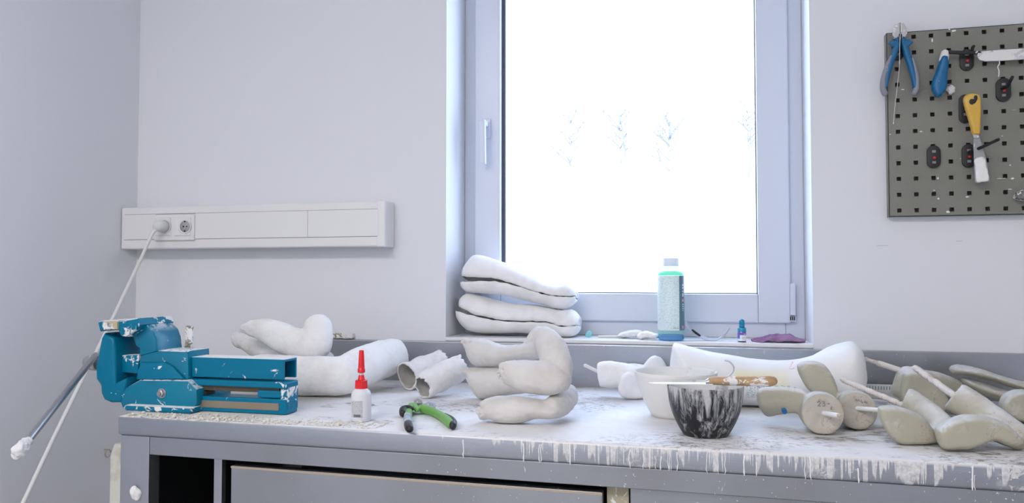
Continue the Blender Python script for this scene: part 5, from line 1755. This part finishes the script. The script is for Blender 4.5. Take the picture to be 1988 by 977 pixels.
# side cutters hanging top left
TY = PF - .021
M['cut_blue'] = simple('blue_handle', (.0, .125, .29), .38, splat=(50, .70))
M['cut_grey'] = simple('grey_handle', (.25, .26, .30), .5, splat=(50, .66))
sc_t = thing('side_cutters', 'blue and grey side cutters hanging on the pegboard corner', 'side cutters', W(*CP(155, 130), TY))
bm = new()
slab(bm, [CP(*p) for p in ((152, 52), (146, 58), (138, 56), (126, 78), (120, 108), (130, 122), (150, 128), (154, 100))], TY - .004, TY + .006, .0015)
slab(bm, [CP(*p) for p in ((156, 52), (162, 58), (170, 56), (182, 78), (186, 104), (176, 120), (156, 128), (156, 100))], TY - .005, TY + .005, .0015)
obj('jaw', bm, 'steel_dirty', sc_t, True)
def flat_grip(name, pts, Y, mat, parent, dep=.008, n=22):
    q = spline([(*W(*CP(u, v), Y), r_/PXM(*CP(u, v), Y)*.44) for u, v, r_ in pts], n)
    bm = new(); loft(bm, [Vector(a[:3]) for a in q], [(a[3], dep) for a in q], Vector((0, 1, 0)), 20, 'round', 'round', 2.6)
    return obj(name, bm, mat, parent)
hl = flat_grip('handle', [(146, 128, 12), (138, 160, 13), (124, 200, 13), (106, 250, 12), (94, 305, 10), (90, 340, 7)], TY, 'cut_blue', sc_t)
flat_grip('outer_grip', [(112, 205, 5), (94, 250, 8), (80, 300, 11), (78, 345, 12), (86, 368, 12)], TY, 'cut_grey', hl, .0085)
hr_ = flat_grip('handle', [(164, 128, 12), (174, 160, 13), (186, 200, 14), (202, 250, 13), (214, 300, 11), (218, 340, 8)], TY, 'cut_blue', sc_t)
flat_grip('outer_grip', [(206, 215, 5), (218, 255, 8), (226, 305, 10), (224, 345, 12), (216, 364, 12)], TY, 'cut_grey', hr_, .0085)
for h_, pts in ((hl, ((104, 142), (122, 128), (144, 134), (150, 152), (130, 160))), (hr_, ((212, 140), (196, 126), (168, 134), (162, 152), (186, 162)))):
    bm = new(); slab(bm, [CP(*p) for p in pts], TY - .008, TY + .006, .002); obj('guard', bm, 'cut_blue', h_, True)
bm = new(); c = W(*CP(155, 118), TY - .005)
lathe(bm, c, [(.0055, 0), (.0055, .0018), (.004, .0024)], 20, tilt=Matrix.Rotation(R(90), 3, 'X'))
obj('pivot', bm, 'steel', sc_t)
# thin wire hanging with them
bm = new()
q = spline([tuple(W(*CP(u, v), TY - d)) for u, v, d in ((160, 96, .016), (154, 110, .018), (152, 160, .016), (150, 250, .013), (142, 330, .012), (130, 430, .010), (124, 500, .010))], 40)
tube(bm, [Vector(p) for p in q], .0009, 8, 'round')
tag(obj('hanging_wire', bm, 'steel_dirty'), 'thin wire dangling in front of the side cutters', 'wire')
# plaster saw: blue handle, bent neck, white blade
SYy = PF - .026
sw = thing('plaster_saw', 'plaster saw with blue handle and plaster-whitened blade hung crosswise', 'saw', W(*CP(420, 187), SYy))
q = [(346, 214, 15), (344, 240, 20), (336, 275, 23), (328, 310, 29), (324, 340, 30), (322, 362, 22), (322, 370, 14)]
flat_grip('handle', q, SYy, 'cut_blue', sw, .013)
flat_grip('collar', [(350, 188, 14), (348, 205, 18), (346, 218, 19)], SYy, 'plaster_gauze', sw, .010, 10)
bm = new()
p = [W(*CP(u, v), SYy) for u, v in ((352, 184), (372, 185), (420, 187), (470, 186), (510, 188))]
loft(bm, p, [(.0040, .003), (.0045, .003), (.0045, .003), (.0042, .003), (.004, .003)], Vector((0, 1, 0)), 14, 'round', 'round')
obj('shank', bm, 'black_dirty', sw)
bm = new()
slab(bm, [CP(*p) for p in ((496, 184), (520, 180), (600, 174), (700, 168), (860, 158), (980, 150), (980, 196), (860, 206), (700, 216), (600, 222), (530, 224), (504, 218), (496, 204))], SYy - .0028, SYy + .0022, .001)
obj('blade', bm, simple('whitened_blade', (.62, .62, .61), .6, .2, var=((.32, .32, .31), 22, .55, .66), splat=(18, .44)), sw, True)
bm = new()
q = spline([tuple(W(*CP(u, v), SYy - .003)) for u, v in ((590, 218), (592, 235), (584, 250), (590, 268), (588, 292))], 20)
tube(bm, [Vector(p) for p in q], .0011, 8, 'round'); rough(bm, .0006, 200)
obj('plaster_thread', bm, 'plaster', sw)
# plaster blob on the panel beside the handle
bm = new(); c = W(*CP(377, 352), PF - .006)
bmesh.ops.create_icosphere(bm, subdivisions=3, radius=.0095, matrix=Matrix.Translation(c) @ Matrix.Diagonal((1, .62, 1.15, 1)))
rough(bm, .004, 110, .0015, 300)
obj('plaster_blob', bm, 'plaster_gauze', pb)
# splashes of plaster dried on the panel
for u, v, a, b in ((390, 90, 16, 6), (370, 84, 8, 5), (295, 133, 5, 10), (110, 548, 6, 3), (245, 535, 10, 3), (320, 742, 8, 6), (322, 832, 8, 6), (302, 795, 8, 3), (365, 890, 14, 6), (450, 824, 14, 4), (600, 742, 30, 2), (648, 742, 10, 5), (640, 684, 6, 4), (640, 790, 16, 3), (605, 555, 8, 3), (655, 440, 20, 2), (165, 350, 12, 4), (420, 655, 4, 4)):
    c = W(*CP(u, v), PF - .0004); s = PXM(*CP(u, v), PF)
    bm = new()
    bmesh.ops.create_icosphere(bm, subdivisions=2, radius=1, matrix=Matrix.Translation(c) @ Matrix.Diagonal((a*.44*.6/s, .0009, b*.44*.75/s, 1)))
    rough(bm, .0016, 150)
    for w in bm.verts: w.co.y = max(min(w.co.y, PF + .0002), PF - .0016)
    obj('plaster_splash', bm, 'plaster', pb)
# putty knife
KY = PF - .032
kn = thing('putty_knife', 'putty knife with yellow wooden handle and plaster-crusted blade', 'putty knife', W(*CP(485, 560), KY))
M['yellow'] = simple('yellow_painted_wood', (.68, .41, .06), .42, var=((.74, .52, .15), 25, .5, .7), splat=(40, .70))
hp_ = ((430, 400), (434, 382), (450, 370), (472, 366), (494, 370), (506, 384), (510, 410), (511, 450), (508, 500), (506, 545), (498, 552), (476, 552), (470, 545), (458, 500), (440, 440))
bm = new()
inflate(bm, [CP(*p) for p in hp_], KY, .0085, 5, .0085, stepp=2.0, n=4)
bm = fused(bm, .0014, 2)
obj('handle', bm, 'yellow', kn)
bm = new(); c = W(*CP(470, 404), KY - .0078)
bmesh.ops.create_icosphere(bm, subdivisions=3, radius=.0066, matrix=Matrix.Translation(c) @ Matrix.Diagonal((1, .25, 1.15, 1)))
obj('hanging_hole', bm, 'black', kn)
bm = new(); slab(bm, [CP(*p) for p in ((474, 548), (502, 548), (504, 562), (478, 564))], KY - .006, KY + .006, .001)
obj('ferrule', bm, 'steel_dirty', kn, True)
bm = new(); slab(bm, [CP(*p) for p in ((478, 562), (504, 560), (516, 600), (534, 660), (549, 752), (546, 756), (488, 761), (484, 756), (480, 680), (478, 610))], KY - .0009, KY + .0009, .0003)
bl = obj('blade', bm, simple('grey_blade', (.36, .37, .37), .45, .6, splat=(40, .62)), kn, True)
bm = new()
inflate(bm, [CP(*p) for p in ((481, 660), (500, 648), (528, 652), (536, 690), (546, 750), (515, 757), (489, 758), (484, 700))], KY - .0004, .0030, 4, .0030, stepp=2.2, n=4)
rough(bm, .0016, 140)
obj('plaster_crust', bm, 'plaster', bl)
# plaster-covered bracket at the right edge of the picture
bm = new()
slab(bm, [CP(*p) for p in ((668, 826), (680, 800), (700, 792), (740, 796), (790, 800), (790, 832), (720, 836), (676, 834))], PF - .03, PF - .0006, .003)
bm = fused(bm, .0018, 1); rough(bm, .003, 80, .001, 240)
for v in bm.verts: v.co.y = min(v.co.y, PF - .0004)
tag(obj('tool_bracket', bm, simple('caked_steel', (.20, .20, .20), .5, .6, splat=(60, .50))), 'plaster-caked steel bracket low on the pegboard', 'bracket')

# scuff marks on the wall under the pegboard
bm = new()
for (x0, x1, y) in ((1702, 1724, 478), (1856, 1868, 469)):
    a, b = W(x0, y, WALL_Y), W(x1, y, WALL_Y)
    box(bm, (a.x, WALL_Y - .0005, a.z), (b.x, WALL_Y + .0005, a.z + .0018))
struct('trim_2', bm, simple('grey_scuff', (.60, .60, .60), .9))

# ================================================================== beyond the window
bm = new()
nx, ny = 40, 20
g = [[bm.verts.new((-16 + 40*i/nx, 9 + 22*j/ny, -.55 + 4.7*min(1, (j/ny)*1.6)**1.3 + .5*noise.noise(Vector((i*.25, j*.25, 2))))) for j in range(ny+1)] for i in range(nx+1)]
for i in range(nx):
    for j in range(ny): bm.faces.new((g[i][j], g[i+1][j], g[i+1][j+1], g[i][j+1]))
for f in bm.faces: f.smooth = True
o = obj('snow_slope', bm, 'snow'); o['kind'] = 'structure'
M['twig'] = simple('frosted_twigs', (.275, .275, .29), .9)
def tree(px, py_top, py_base, Y, seed, label, spread=1.0):
    rr = random.Random(seed)
    top, base = W(px, py_top, Y), W(px, py_base, Y)
    base.z -= .9
    H = top.z - base.z
    t = thing('bare_tree', label, 'tree', base, 'pale trees on the snowy slope')
    bm = new(); tube(bm, [base, base + Vector((.05*H, 0, H*.4)), base + Vector((0, 0, H*.85))], [.045*H*.4, .03*H*.4, .006*H], 7)
    obj('trunk', bm, 'twig', t)
    bm = new()
    def grow(p, d, L, lev):
        q = p + d*L
        if lev < 1 or rr.random() < .75: tube(bm, [p, q], [.010*H*(.65**lev), .005*H*(.65**lev)], 3)
        if lev < 3:
            for _ in range(rr.choice((2, 3, 3))):
                nd = (d + Vector((rr.gauss(0, .55), rr.gauss(0, .55), rr.gauss(.1, .4)))).normalized()
                grow(p.lerp(q, rr.uniform(.4, 1)), nd, L*rr.uniform(.5, .75), lev + 1)
    for i in range(11):
        h = rr.uniform(.35, .85)
        a = rr.uniform(0, 6.28)
        grow(base + Vector((0, 0, H*h)), Vector((math.cos(a)*spread, math.sin(a)*spread, .7)).normalized(), H*.21*(1.15 - h*.6), 0)
    obj('branches', bm, 'twig', t)
for a in ((1108, 205, 330, 22, 1, 'pale bare tree on the snow slope nearest the window handle side'),
          (1205, 192, 345, 27, 2, 'pale bare tree on the snow slope, second from the window handle'),
          (1300, 205, 345, 22, 3, 'pale bare tree on the snow slope above the tall bottle'),
          (1452, 190, 300, 28, 4, 'pale bare tree on the snow slope near the hinge side of the window')): tree(*a, spread=.7)
